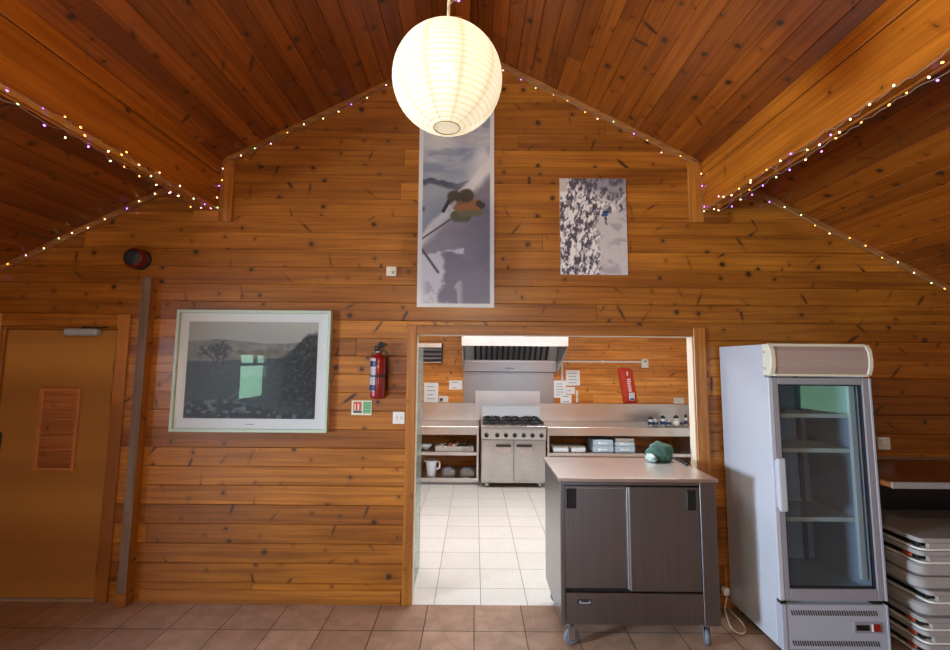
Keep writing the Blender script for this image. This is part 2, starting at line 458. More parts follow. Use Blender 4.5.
slab('floor_kitchen', XL-.1, XR+.1, WY, KY1+.1, -.12, 0, M_KITT, 'cream tiled kitchen floor beyond the opening', 'floor')
g = MB(M_GRASS)
for (x0, x1, y0, y1) in ((-45, XL-.2, -45, 45), (XR+.2, 45, -45, 45), (XL-.2, XR+.2, -45, YB-.2)): g.box(x0, x1, y0, y1, -.35, -.25, bev=0)
struct(g.build('ground'), 'green grass field outside the windows', 'ground')
slab('shade_partition', XL, -4.0, 1.06, 1.15, 0, 2.25, M_CEILW, 'unseen short partition added off the left side wall to shade the door', 'wall')  # out of view, added to keep window light off the door corner
# timber trims
n_trim = [0]
def trim(x0, x1, y0, y1, z0, z1, mat, axis, label, bev=.003):
    n_trim[0] += 1
    mb = MB(mat); mb.box(x0, x1, y0, y1, z0, z1, bev=bev)
    return struct(mb.build('trim_%d' % n_trim[0], wood_uv=axis), label, 'trim')
# beams along the hall, boarded with two planks, from below the ceiling
for nm, xi, xo, zb, sg in (('beam_left', -1.975, -2.065, 2.855, -1), ('beam_right', 1.745, 1.835, 2.875, 1)):
    mb = MB(W_BEAM); zt = RZ - SL*abs(xi-RX) + .0
    zt2 = RZ - SL*abs(xo-RX)
    zj = zb + .285
    t = .022
    mb.box(xi, xi+sg*t, YB, WY-.002, zb, zj-.005, bev=.005)                 # lower inner plank
    mb.box(xi+sg*.004, xi+sg*t, YB, WY-.002, zj+.005, zt+.0, bev=.005)           # upper inner plank
    mb.box(xo, xo-sg*t, YB, WY-.002, zb, zt2+.0, bev=.004)
    mb.box(xi+sg*t, xo-sg*t, YB, WY-.002, zb+.004, zb+.03, bev=.003)
    struct(mb.build(nm, wood_uv='y'), 'boxed pine beam running along the hall under the ceiling', 'beam')
# end boards round the beams on the wall
for xi, xo, zb, sg in ((-1.975, -2.165, 2.855, -1), (1.745, 1.935, 2.875, 1)):
    xt = xi - sg*.103; zt = RZ-SL*abs(xt-RX)
    trim(xi, xt, WY-.022, WY+.002, zb-.085, zt-.055, W_TRIM, 'z', 'upright pine board beside the end of the beam')
    trim(xi+sg*.001, xo, WY-.022, WY+.002, zb-.085, zb-.001, W_TRIM, 'x', 'short pine board under the end of the beam')
# strips where ceiling meets wall
M_STRIP = W_TRIM
def strip(xa, xb, label):
    n_trim[0] += 1
    za, zb = RZ-SL*abs(xa-RX), RZ-SL*abs(xb-RX)
    mb = MB(wood('strip_%d' % n_trim[0], hexc('B27C46'), hexc('9C6632'), .4, kprob=.1) if 'M_STR' not in globals() else globals()['M_STR'])
    globals()['M_STR'] = mb.mats[0]
    mb.prism([(xa, za-.0), (xb, zb-.0), (xb, zb-.042), (xa, za-.042)], 'y', WY-.03, WY+.002, bev=.003)
    return struct(mb.build('trim_%d' % n_trim[0], wood_uv='x'), label, 'trim')
strip(-1.955, RX, 'slim strip where the left slope meets the end wall')
strip(RX, 1.725, 'slim strip where the right slope meets the end wall')
strip(XL, -2.065, 'slim strip on the end wall left of the left beam')
strip(1.835, XR, 'slim strip on the end wall right of the right beam')
# skirting
for nm, x0, x1 in (('baseboard_back', -2.36, OX0-.075), ('baseboard_back_right', OX1+.09, XR), ('baseboard_back_left', XL, DX0-.08)):
    mb = MB(W_TRIM); mb.box(x0, x1, WY-.016, WY+.002, 0, .095, bev=.004); struct(mb.build(nm, wood_uv='x'), 'pine skirting board', 'baseboard')
# opening lining and architrave
aw = .068
trim(OX0-aw, OX0, WY-.02, WY+.002, 0, OZ+aw, W_TRIM, 'z', 'left upright of the kitchen opening')
trim(OX1, OX1+.088, WY-.02, WY+.002, 0, OZ+aw, W_TRIM, 'z', 'right upright of the kitchen opening')
trim(OX0, OX1, WY-.02, WY+.002, OZ, OZ+aw, W_TRIM, 'x', 'head board of the kitchen opening')
M_LIN = plain('cream_paint', '#E2D3BC', .5)
trim(OX0-.018, OX0+.004, WY+.003, WY+.088, 0.001, OZ, M_LIN, 'z', 'cream painted left lining of the opening', .001)
trim(OX1-.004, OX1+.018, WY+.003, WY+.088, 0.001, OZ, M_LIN, 'z', 'cream painted right lining of the opening', .001)
trim(OX0+.005, OX1-.005, WY+.003, WY+.088, OZ-.004, OZ+.018, M_LIN, 'x', 'cream painted head lining of the opening', .001)
# stub beside the door
mb = MB(W_WALL); mb.box(-2.475, -2.412, WY-.068, WY+.002, .092, 2.32, bev=.002); mb.box(-2.475, -2.4125, WY-.072, WY-.0675, .092, 2.32, W_OLD, bev=.001)
o = struct(mb.build('wall_stub', wood_uv='z'), 'narrow weathered upright fin between the door and the framed picture', 'post')
o.rotation_euler = (0, .0, 0)
mb = MB(W_TRIM); mb.box(-2.482, -2.405, WY-.08, WY+.002, 0, .092, bev=.004)
struct(mb.build('baseboard_stub', wood_uv='x'), 'pine block at the foot of the upright fin', 'baseboard')

# ------------------------------------------------------------------ door
slab('light_stop_block', DX0-.15, DX1+.15, WY+.125, WY+.2, 0, 2.15, M_BLACK, 'unseen dark block added behind the closed door against light leaks', 'wall')  # hidden block added so no light leaks in under the door
d = struct(empty('door_1', ((DX0+DX1)/2, WY+.03, 0)), 'plain honey coloured veneered door at the far left', 'door')
dx, dy = d.location.x, d.location.y
def dsub(name, build, wuv=None, par=None):
    mb = MB(); build(mb); o = mb.build(name, d if par is None else par, wood_uv=wuv)
    return o
def shift(mb, v):
    bmesh.ops.translate(mb.bm, verts=mb.bm.verts[:], vec=v)
def part(name, root, mb, wuv=None, par=None):
    """mb in world coordinates -> child of root (root unrotated)"""
    off = Vector(root.location)
    if wuv: board_uv(mb.bm, wuv)
    bmesh.ops.translate(mb.bm, verts=mb.bm.verts[:], vec=-off)
    return mb.build(name, par or root)
mb = MB(W_DOOR); mb.box(DX0+.034, DX1-.034, WY+.022, WY+.064, .012, DZ-.034, bev=.003); leaf = part('door_leaf', d, mb, 'z')
mb = MB(W_TRIM)
mb.box(DX0-.075, DX0+.012, WY-.018, WY+.002, 0, DZ+.085, bev=.004); mb.box(DX1-.012, DX1+.075, WY-.018, WY+.002, 0, DZ+.085, bev=.004)
part('door_architrave', d, mb, 'z')
mb = MB(W_TRIM); mb.box(DX0+.012, DX1-.012, WY-.018, WY+.002, DZ-.012, DZ+.085, bev=.004); part('door_head_architrave', d, mb, 'x')
mb = MB(W_TRIM)
mb.box(DX0, DX0+.03, WY+.002, WY+.118, 0, DZ, bev=.003); mb.box(DX1-.03, DX1, WY+.002, WY+.118, 0, DZ, bev=.003); mb.box(DX0+.03, DX1-.03, WY+.002, WY+.118, DZ-.03, DZ, bev=.003)
mb.box(DX0+.03, DX1-.03, WY+.066, WY+.118, .0, DZ-.03, bev=.003)
part('door_lining', d, mb, 'z')
for z in (.22, 1.66, 1.42):
    mb = MB(M_BLACK); mb.lathe([(.008, -.05), (.008, .05)], 10, M=Matrix.Translation((DX1-.032, WY+.014, z))); mb.box(DX1-.034, DX1-.03, WY+.012, WY+.02, z-.05, z+.05, bev=.001)
    part('hinge', d, mb)
# boarded-over vision panel
mb = MB(W_PANEL)
vx0, vx1, vz0, vz1 = -3.225, -2.925, .90, 1.495
zz = [vz0+.02, 1.03, 1.15, 1.275, 1.395, vz1-.02]
for a, b in zip(zz, zz[1:]): mb.prism([(vx0+.03, a+.002), (vx1-.02, a+.012 if a < 1.3 else a+.002), (vx1-.02, b+.008 if b < 1.45 else b-.002), (vx0+.03, b-.002)], 'y', WY+.008, WY+.024, bev=.003)
vp = part('vision_panel', d, mb, 'x')
mb = MB(W_PANEL)
mb.box(vx0, vx0+.032, WY+.002, WY+.024, vz0, vz1, bev=.003); mb.box(vx1-.022, vx1, WY+.002, WY+.024, vz0, vz1, bev=.003)
mb.box(vx0+.03, vx1-.02, WY+.002, WY+.024, vz1-.022, vz1, bev=.003); mb.box(vx0+.03, vx1-.02, WY+.002, WY+.024, vz0, vz0+.022, bev=.003)
part('vision_panel_frame', d, mb, 'z', par=None)
mb = MB(plain('closer_grey', '#A9B0B6', .35)); mb.box(-3.06, -2.81, WY-.045, WY+.022, 1.885, 1.94, bev=.02, seg=3); cl = part('door_closer', d, mb)
mb = MB(M_BLACK); mb.box(-2.93, -2.915, WY-.03, WY+.02, 1.935, 1.955, bev=.003); mb.box(-2.93, -2.74, WY-.028, WY-.016, 1.944, 1.953, bev=.002); part('closer_arm', d, mb)
mb = MB(M_BLACK); mb.box(-3.522, -3.484, WY+.012, WY+.022, 1.03, 1.17, bev=.004)
mb.tube([(-3.503, WY+.02, 1.12), (-3.503, WY-.02, 1.12), (-3.495, WY-.03, 1.12), (-3.44, WY-.03, 1.117)], .009, 10)
part('door_handle', d, mb)

# ------------------------------------------------------------------ windows
M_WFRAME = plain('window_frame_paint', '#8A6A48', .5)
wi = 0
SKYC, FIELD = (.66, .82, 1.), (.50, 1., .66)
def window(axis, pos, a, b, z0, z1, inward, day, dcol):
    global wi; wi += 1
    r = struct(empty('window_%d' % wi, (pos, (a+b)/2, z0) if axis == 'x' else ((a+b)/2, pos, z0)), 'timber framed window onto green grass', 'window')
    def bx(mb, p, q, n0, n1, zz0, zz1, bev=.004):
        if axis == 'x': mb.box(pos+n0, pos+n1, p, q, zz0, zz1, bev=bev)
        else: mb.box(p, q, pos+n0, pos+n1, zz0, zz1, bev=bev)
    n0, n1 = -inward*.10, -inward*.04
    mb = MB(M_WFRAME); t = .055; zt = z1-.24
    bx(mb, a, a+t, n0, n1, z0, z1); bx(mb, b-t, b, n0, n1, z0, z1); bx(mb, a+t, b-t, n0, n1, z0, z0+t); bx(mb, a+t, b-t, n0, n1, z1-t, z1)
    bx(mb, a+t, b-t, n0, n1, zt-.03, zt+.03); bx(mb, (a+b)/2-.025, (a+b)/2+.025, n0, n1, zt+.03, z1-t)
    part('window_frame', r, mb)
    mb = MB(M_CLEAR); bx(mb, a+t, b-t, -inward*.073, -inward*.067, z0+t, zt-.03, 0); bx(mb, a+t, b-t, -inward*.073, -inward*.067, zt+.03, z1-t, 0)
    part('pane', r, mb)
    mb = MB(M_WFRAME); bx(mb, a-.03, b+.03, -inward*.04, inward*.05, z0-.03, z0-.001); part('window_sill', r, mb)
    li = bpy.data.lights.new('daylight', 'AREA'); li.shape = 'RECTANGLE'; li.size = (b-a); li.size_y = z1-z0
    li.color = dcol; li.energy = day*PI*(b-a)*(z1-z0)
    lo = bpy.data.objects.new('daylight', li); COL.objects.link(lo)
    tilt = dcol == SKYC; p = -inward*(.34 if tilt else .13); up = .2 if tilt else 0.; dn = -.55 if tilt else 0.
    lo.location = (pos+p, (a+b)/2, (z0+z1)/2+up) if axis == 'x' else ((a+b)/2, pos+p, (z0+z1)/2+up)
    lo.rotation_euler = Vector((inward, 0, dn) if axis == 'x' else (0, inward, dn)).to_track_quat('-Z', 'Z').to_euler()
    # long edge horizontal
# daylight at each window: open sky, or green field with little sky
window('x', XL, *LW[0], WZ0, WZ1, 1, 270., SKYC); window('x', XL, *LW[1], WZ0, WZ1, 1, 7., FIELD)
window('x', XR, *RWS[0], WZR, WZ1, -1, 4., FIELD); window('x', XR, *RWS[1], WZR, WZ1, -1, 9., SKYC)
for a, b in RW: window('y', YB, a, b, WZ0, 2.05, 1, 9., SKYC)  # unseen rear windows, added for cool light on the end wall

# ------------------------------------------------------------------ kitchen shell
struct(planks('wall_kitchen_back', KX0, KX1, 0, KZ, .135, (0, KY1+.018, 0), (1, 0, 0), (0, 0, 1), (0, -1, 0), W_KIT, seed=31, backing=.08), 'orange pine boarded back wall of the kitchen', 'wall')
slab('wall_kitchen_left', KX0-.1, KX0, KY0, KY1+.1, 0, KZ, M_CEILW, 'white kitchen side wall', 'wall')
slab('wall_kitchen_right', KX1, KX1+.1, KY0, KY1+.1, 0, KZ, M_CEILW, 'white kitchen side wall', 'wall')
slab('ceiling_kitchen', KX0-.1, KX1+.1, WY+.14, KY1+.1, KZ, KZ+.08, M_CEILW, 'white kitchen ceiling', 'ceiling')
M_TUBE = emit('fluorescent_diffuser', (1., .96, .90), 5.); M_TUBE.cycles.emission_sampling = 'NONE'
for k, (x, y) in enumerate(((-.6, 4.35), (1.7, 4.35), (.5, 5.0))):
    r = tag(empty('ceiling_light', (x, y, KZ)), ['fluorescent batten above the left of the kitchen', 'fluorescent batten above the right of the kitchen', 'fluorescent batten above the cooker aisle'][k], 'light', 'kitchen ceiling battens')
    mb = MB(M_CEILW); mb.box(x-.62, x+.62, y-.09, y+.09, KZ-.035, KZ, bev=.004); part('batten_body', r, mb)
    mb = MB(M_TUBE); mb.box(x-.6, x+.6, y-.075, y+.075, KZ-.065, KZ-.036, bev=.01); part('diffuser', r, mb)
    li = bpy.data.lights.new('tube_light', 'AREA'); li.shape = 'RECTANGLE'; li.size = 1.2; li.size_y = .15; li.energy = KIT_W; li.color = (.96, .98, 1.)
    lo = bpy.data.objects.new('tube_light', li); COL.objects.link(lo); lo.parent = r; lo.location = (0, 0, -.07)

# ------------------------------------------------------------------ printed things
def h_noise(x, y, seed=0):
    xi, yi = np.floor(x).astype(int), np.floor(y).astype(int); xf, yf = x-xi, y-yi
    def hsh(a, b):
        n = (a*374761393 + b*668265263 + seed*1274126177) & 0xffffffff
        n = ((n ^ (n >> 13))*1274126177) & 0xffffffff
        return ((n ^ (n >> 16)) & 0xffff)/65535.
    s, t = xf*xf*(3-2*xf), yf*yf*(3-2*yf)
    return (hsh(xi, yi)*(1-s)+hsh(xi+1, yi)*s)*(1-t) + (hsh(xi, yi+1)*(1-s)+hsh(xi+1, yi+1)*s)*t
def fbm(x, y, o=4, seed=0):
    a, s, t = .5, 0, 0
    for i in range(o): s = s + a*h_noise(x*2**i, y*2**i, seed+i); t += a; a *= .5
    return s/t
def ss(x, a, b): t = np.clip((x-a)/(b-a), 0, 1); return t*t*(3-2*t)
def lerp(a, b, t): return a*(1-t[..., None]) + np.asarray(b, float)*t[..., None]
def segd(u, v, p, q, ar=1.):
    px, py, qx, qy = p[0]*ar, p[1], q[0]*ar, q[1]; x, y = u*ar, v
    dx_, dy_ = qx-px, qy-py; t = np.clip(((x-px)*dx_+(y-py)*dy_)/(dx_*dx_+dy_*dy_+1e-9), 0, 1)
    return np.hypot(x-px-t*dx_, y-py-t*dy_)
def print_sheet(name, x0, x1, z0, z1, y, nx, nz, fn, mat, parent=None, thick=.004, off=(0, 0, 0), skew=0.):
    """flat printed sheet facing -Y, picture worked out per vertex"""
    us, vs = np.linspace(0, 1, nx), np.linspace(0, 1, nz); U_, V_ = np.meshgrid(us, vs)
    rgb = np.clip(fn(U_, V_), 0, 1)
    rgb = np.where(rgb <= .04045, rgb/12.92, ((rgb+.055)/1.055)**2.4)
    X = x0+(x1-x0)*U_ - skew*V_; Z = z0+(z1-z0)*V_
    ox, oy, oz = off
    co = np.stack([X-ox, np.full_like(X, y-oy), Z-oz], -1).reshape(-1, 3)
    n = nx*nz
    idx = np.arange(n).reshape(nz, nx)
    q = np.stack([idx[:-1, :-1], idx[:-1, 1:], idx[1:, 1:], idx[1:, :-1]], -1).reshape(-1, 4)
    c4 = [idx[0, 0], idx[0, -1], idx[-1, -1], idx[-1, 0]]
    bk = co[c4].copy(); bk[:, 1] += thick
    allco = np.vstack([co, bk])
    faces = [tuple(int(i) for i in f) for f in q]
    faces.append((n+3, n+2, n+1, n))
    rim = [list(idx[0, :]), list(idx[:, -1]), list(idx[-1, ::-1]), list(idx[::-1, 0])]
    for k in range(4): faces.append(tuple([int(i) for i in rim[k]][::-1] + [n+k, n+(k+1) % 4]))
    me = bpy.data.meshes.new(name); me.from_pydata([tuple(map(float, p)) for p in allco], [], faces); me.update()
    ca = me.color_attributes.new('paint', 'FLOAT_COLOR', 'POINT')
    full = np.ones((n+4, 4)); full[:n, :3] = rgb.reshape(-1, 3); full[n:, :3] = .8
    ca.data.foreach_set('color', full.astype(np.float32).ravel())
    me.materials.append(mat)
    o = bpy.data.objects.new(name, me); COL.objects.link(o)
    if parent: o.parent = parent
    return o

def art_land(u, v):
    c_ = np.zeros(u.shape+(3,))+np.array([.66, .65, .63]); c_ = lerp(c_, [.74, .72, .69], ss(v, .8, 1.)*ss(u, 0., 1.))
    h1 = .79+.02*np.sin(u*7)+.02*fbm(u*8, v*0, 3, 5)
    c_ = lerp(c_, [.50, .49, .46], ss(h1-v, 0, .01))
    h2 = .70+.02*fbm(u*12, v*0+3, 4, 6)
    f = fbm(u*9, v*24, 4, 8)
    c_ = lerp(c_, [.44, .41, .34], ss(h2-v, 0, .01)*(.5+.5*f))
    h3 = .60+.03*fbm(u*16, v*0+9, 4, 16)+.05*(u-.5)
    c_ = lerp(c_, np.array([.19, .23, .24]), ss(h3-v, 0, .02))
    n2 = fbm(u*40, v*40, 3, 9)
    c_ = c_*(1-(1-(.72+.5*n2))*ss(h1-v, 0, .02))[..., None]
    # track
    for p, q in (((.28, .13), (.50, .38)), ((.36, .13), (.53, .38))):
        c_ = lerp(c_, [.42, .38, .33], (1-ss(segd(u, v, p, q, 1.35), .006, .018))*.6)
    # bushes on the right
    bh = .62+.25*ss(u, .72, .95)+.05*fbm(u*20, v*20, 3, 12)
    m = ss(u+.15*fbm(u*9, v*9, 3, 30), .78, .86)*ss(bh-v, 0, .04)*ss(v, .08, .16)
    c_ = lerp(c_, [.05, .06, .06], m*.85); c_ = lerp(c_, [.36, .38, .40], m*ss(fbm(u*70, v*60, 2, 13), .58, .7)*.6)
    # hedge left, dark
    m = ss(.20-u+.1*fbm(u*9, v*12, 3, 31), .0, .08)*ss(.60-v, 0, .05)*ss(v, .3, .42)
    c_ = lerp(c_, [.12, .14, .15], m*.6)
    # stones in front
    sn = fbm(u*26, v*30, 3, 14); m = ss(.15+.07*np.sin(u*5+.4)-v, 0, .05)
    c_ = lerp(c_, [.07, .09, .10], m*.7); c_ = lerp(c_, [.45, .48, .52], m*ss(sn, .52, .66)*.8)
    # bare tree
    R = random.Random(5); t = np.zeros_like(u)
    def br(p, a, ln, w, dep):
        nonlocal t
        q = (p[0]+math.cos(a)*ln/1.35, p[1]+math.sin(a)*ln)
        t = np.maximum(t, 1-ss(segd(u, v, p, q, 1.35), w*.6, w+.0035))
        if dep:
            for k in range(2 if dep < 4 else 3): br(q, a+R.uniform(-.75, .75), ln*R.uniform(.66, .86), w*.66, dep-1)
    br((.235, .44), 1.75, .09, .011, 6); br((.25, .50), 1.0, .08, .006, 4)
    return lerp(c_, [.13, .12, .12], t*.85)
def art_ski(u, v):
    c_ = np.zeros(u.shape+(3,))+np.array([.68, .69, .73])
    cl_ = fbm(u*2.2+v*.5, v*9, 5, 2); c_ = lerp(c_, [.70, .69, .70], ss(cl_, .45, .75)*.8)
    c_ = lerp(c_, [.45, .50, .58], ss(v, .8, .66)*.5)
    c_ = lerp(c_, [.86, .83, .80], (1-ss(np.hypot((u-.3)*.36, v-.86), .0, .12))*.7)
    streak = fbm(u*3+v*2, v*26, 4, 31); c_ = lerp(c_, [.80, .79, .79], ss(streak, .52, .72)*ss(v, .6, .7)*.5); c_ = lerp(c_, [.44, .49, .58], ss(.46-streak, 0, .12)*ss(v, .6, .68)*.5)
    mh = .615+.04*fbm(u*6, v*0, 4, 4)-.02*u
    c_ = lerp(c_, [.27, .30, .37], ss(mh-v, 0, .006)); c_ = lerp(c_, [.58, .60, .64], ss(mh-.035-v+.02*fbm(u*12, v*30, 3, 6), 0, .02))
    slope = .35+.44*u+.03*(fbm(u*7, v*14, 4, 7)-.5)
    c_ = lerp(c_, np.array([.86, .84, .82]), ss(slope-v, 0, .03)*(.8+.2*fbm(u*10, v*30, 3, 61)))
    spray = ss(u, .35, .9)*ss(v, .46, .58)*ss(.80-v+.12*(fbm(u*6, v*12, 4, 9)-.3)+.1*(u-.8), 0, .1)
    c_ = lerp(c_, [.86, .84, .83], spray*.85)
    c_ = lerp(c_, [.22, .22, .25], (1-ss(np.abs(v-.47-.02*fbm(u*9, v*9, 3, 77)), .004, .02))*ss(.10-u, 0, .04)*.9)
    edge = .28+.40*u+.02*fbm(u*10, v*20, 3, 8)
    sh = ss(edge-v, -.02, .05)
    c_ = lerp(c_, [.60, .57, .60], sh); c_ = lerp(c_, [.48, .46, .52], sh*ss(u, .35, 1.)*.9)
    c_ = c_*(1-.10*(sh*fbm(u*8, v*40, 3, 62))[..., None])
    # lit patch with a cast shadow outline
    pm = ss(.255+.07*u-v+.03*(fbm(u*11, v*24, 4, 19)-.5), 0, .012)*ss(.62-u+.12*(fbm(u*9, v*22, 3, 21)-.5), 0, .03)
    c_ = lerp(c_, [.80, .79, .81], pm)
    rid = ss(.17+.10*np.sin(u*3+.3)+.06*(fbm(u*8, v*30, 4, 23)-.5)-v, 0, .012)*ss(u+.18*(fbm(u*7, v*26, 3, 25)-.5), .28, .36)
    c_ = lerp(c_, [.50, .48, .53], rid)
    tongue = ss(.085+.05*np.sin(u*14)-v, 0, .012)*ss(.5-np.abs(u-.34), .22, .3)*ss(fbm(u*9, v*20, 3, 27), .3, .45)
    c_ = lerp(c_, [.68, .67, .70], tongue)
    c_ = lerp(c_, [.33, .31, .34], 1-ss(segd(u, v, (.02, .30), (.27, .17), .36), .004, .008))
    c_ = lerp(c_, [.30, .28, .32], (1-ss(segd(u, v, (.04, .33), (.42, .43), .36), .002, .006)))
    # figure riding: two dark helmets, orange jacket, olive trousers
    for p, q, w, col in (((.50, 0.447), (.62, 0.447), .035, (.38, .38, .28)), ((.58, 0.472), (.78, 0.472), .032, (.47, .43, .33)), ((.52, 0.502), (.78, 0.507), .034, (.62, .42, .27)), ((.42, 0.522), (.55, 0.522), .022, (.55, .38, .28)),
                         ((.46, 0.547), (.48, 0.547), .036, (.30, .27, .23)), ((.62, 0.550), (.64, 0.552), .042, (.30, .27, .22)), ((.80, 0.512), (.84, 0.502), .02, (.28, .24, .24)), ((.33, 0.472), (.40, 0.522), .011, (.22, .2, .22))):
        c_ = lerp(c_, col, 1-ss(segd(u, v, p, q, .36), w*.65, w*.95))
    c_ = lerp(c_, [.75, .73, .72], (1-ss(segd(u, v, (.40, 0.472), (.48, 0.517), .36), .006, .012))*.8)
    bd = np.minimum(np.minimum(u*.56, (1-u)*.56), np.minimum(v*1.55, (1-v)*1.55))
    return lerp(c_, [.85, .84, .83], 1-ss(bd, .028, .031))
def art_trees(u, v):
    n = fbm(u*16+v*9, v*17-u*13, 5, 41); m = fbm(u*50+v*20, v*44-u*30, 3, 45)
    c_ = np.zeros(u.shape+(3,))+np.array([.56, .54, .58])
    c_ = lerp(c_, [.93, .91, .90], ss(n+.6*(m-.5), .42, .64))
    c_ = lerp(c_, [.27, .26, .30], ss(.46-n+.6*(.5-m), -.04, .14))
    top = ss(v+u*.35, .95, 1.15)
    c_ = lerp(c_, [.34, .33, .40], top*.55)
    e = u-.50-.10*(.5-v)-.25*ss(v, .55, .75)+.16*(fbm(u*8, v*10, 3, 47)-.5)
    op = ss(e, .0, .10)*ss(.70-v+.10*(fbm(u*9, v*9, 3, 48)-.5), 0, .06)
    c_ = lerp(c_, np.array([.80, .78, .78]), op); c_ = lerp(c_, [.62, .60, .64], op*ss(fbm(u*6+v*4, v*14, 4, 49), .45, .7)*.7)
    st = (1-ss(np.abs(v-.72-.85*(u-.86)), .015, .04))*ss(u, .78, .84)
    c_ = lerp(c_, [.84, .83, .84], st*.8)
    c_ = lerp(c_, [.80, .76, .72], ss(.13-u, 0, .04)*ss(v, .84, .88))
    for p, q, w, col in (((.66, .645), (.72, .65), .020, (.12, .22, .42)), ((.64, .615), (.70, .62), .018, (.18, .34, .55)), ((.68, .59), (.69, .57), .014, (.15, .17, .28)), ((.68, .55), (.70, .52), .010, (.25, .26, .32)), ((.74, .645), (.75, .645), .012, (.30, .42, .55))):
        c_ = lerp(c_, col, 1-ss(segd(u, v, p, q, .7), w*.6, w))
    return c_
sh = print_sheet('ski_poster', -.44, .144, 2.122, 3.70, WY-.007, 120, 300, art_ski, M_PAINT, thick=.006, skew=.006)
tag(sh, 'tall narrow snow sport poster with white border behind the paper lantern', 'poster')
sh = print_sheet('snowy_forest_print', .648, 1.160, 2.379, 3.136, WY-.008, 130, 190, art_trees, M_PAINT, thick=.008)
tag(sh, 'unframed print of snow laden trees with a small blue skier', 'poster')

# framed landscape
fx0, fx1, fz0, fz1 = -2.216, -1.068, 1.193, 2.085
fr = tag(empty('framed_picture', ((fx0+fx1)/2, WY, fz0)), 'large pale green framed landscape photograph with white mount left of the fire extinguisher', 'picture')
M_MINT = plain('pale_green_frame', '#BFD0BE', .4)
mb = MB(M_MINT); t = .024
mb.box(fx0, fx0+t, WY-.05, WY-.004, fz0, fz1); mb.box(fx1-t, fx1, WY-.05, WY-.004, fz0, fz1)
mb.box(fx0+t, fx1-t, WY-.05, WY-.004, fz0, fz0+t); mb.box(fx0+t, fx1-t, WY-.05, WY-.004, fz1-t, fz1)
part('picture_frame', fr, mb)
mb = MB(M_PAPER); mb.box(fx0+t, fx1-t, WY-.03, WY-.006, fz0+t, fz1-t, bev=0)
mb.box((fx0+fx1)/2-.03, (fx0+fx1)/2+.035, WY-.0305, WY-.03, fz0+.052, fz0+.058, M_INK, bev=0); part('mount', fr, mb)
print_sheet('photograph', -2.126, -1.166, 1.289, 1.998, WY-.0325, 170, 130, art_land, M_PAINT, fr, .002, tuple(fr.location))
mb = MB(M_PICGL); mb.box(fx0+t, fx1-t, WY-.040, WY-.037, fz0+t, fz1-t, bev=0); part('glazing', fr, mb)

# fire notice
def art_sign(u, v):
    c_ = np.zeros(u.shape+(3,))+np.array([.86, .86, .74])
    def R(a, b, p, q, col):
        nonlocal c_
        c_ = np.where(((u > a) & (u < b) & (v > p) & (v < q))[..., None], np.array(col, float), c_)
    R(.10, .50, .32, .90, (.78, .22, .16)); R(.14, .22, .36, .78, (.93, .80, .74)); R(.30, .38, .36, .78, (.93, .80, .74)); R(.42, .49, .36, .8, (.72, .55, .42))
    for k in range(4): R(.43, .48, .42+.1*k, .46+.1*k, (.25, .22, .2))
    R(.10, .52, .14, .30, (.12, .24, .42)); R(.58, .95, .12, .90, (.34, .62, .42))
    for k in range(4): R(.62, .90, .2+.17*k, .25+.17*k, (.62, .80, .66))
    return c_
sh = print_sheet('fire_action_notice', -.905, -.757, 1.318, 1.424, WY-.007, 60, 44, art_sign, M_PAINT, thick=.009)
tag(sh, 'small cream notice with red, green and blue blocks below the extinguisher', 'sign')

# light switch beside opening, sensor box, socket
def plate(name, x0, x1, z0, z1, y, label, cat, mat, detail, depth=.012):
    r = tag(empty(name, ((x0+x1)/2, y, z0)), label, cat)
    mb = MB(mat); mb.box(x0, x1, y-depth, y-.001, z0, z1, bev=.003, seg=2); part('face_plate', r, mb)
    for nm, a, b, c0, c1, m, dp in detail:
        mb = MB(m); w, h = x1-x0, z1-z0; mb.box(x0+a*w, x0+b*w, y-depth-dp, y-depth+.001, z0+c0*h, z0+c1*h, bev=.0015); part(nm, r, mb)
    return r
plate('light_switch', -.598, -.511, 1.257, 1.345, WY, 'white double light switch beside the left of the kitchen opening', 'switch', M_WHITEP,
      [('rocker', .22, .40, .35, .65, M_CREAM, .004), ('rocker', .60, .78, .35, .65, M_CREAM, .004)])
plate('sensor_box', -.672, -.596, 2.354, 2.427, WY, 'small cream sensor box high on the wall left of the tall poster', 'sensor', M_CREAM,
      [('dial', .55, .8, .25, .5, M_GREYP, .006), ('lens', .15, .35, .55, .75, M_WHITEP, .004)], .03)
plate('wall_socket', 2.955, 3.045, 1.10, 1.188, WY, 'white wall socket above the brown counter right of the fridge', 'socket', M_WHITEP,
      [('rocker', .12, .26, .6, .82, M_CREAM, .004), ('rocker', .62, .76, .6, .82, M_CREAM, .004), ('outlet', .15, .4, .2, .45, M_CREAM, .001), ('outlet', .6, .85, .2, .45, M_CREAM, .001)])
# siren
sr = tag(empty('alarm_sounder', (-2.545, WY, 2.468)), 'round dark alarm sounder with red body above the door', 'alarm')
Mx = Matrix.Translation((-2.545, WY, 2.468)) @ Matrix.Rotation(PI/2, 4, 'X')
mb = MB(M_BLACK); mb.lathe([(.078, .0), (.078, .02), (.06, .025)], 28, M=Mx); part('base', sr, mb)
mb = MB(M_SIRED); mb.lathe([(.068, .02), (.074, .035), (.074, .085), (.066, .10), (.058, .102)], 28, M=Mx); part('body', sr, mb)
mb = MB(M_SIREN); mb.lathe([(.060, .098), (.058, .108), (.03, .113), (0, .114)], 28, M=Mx); part('front_grille', sr, mb)

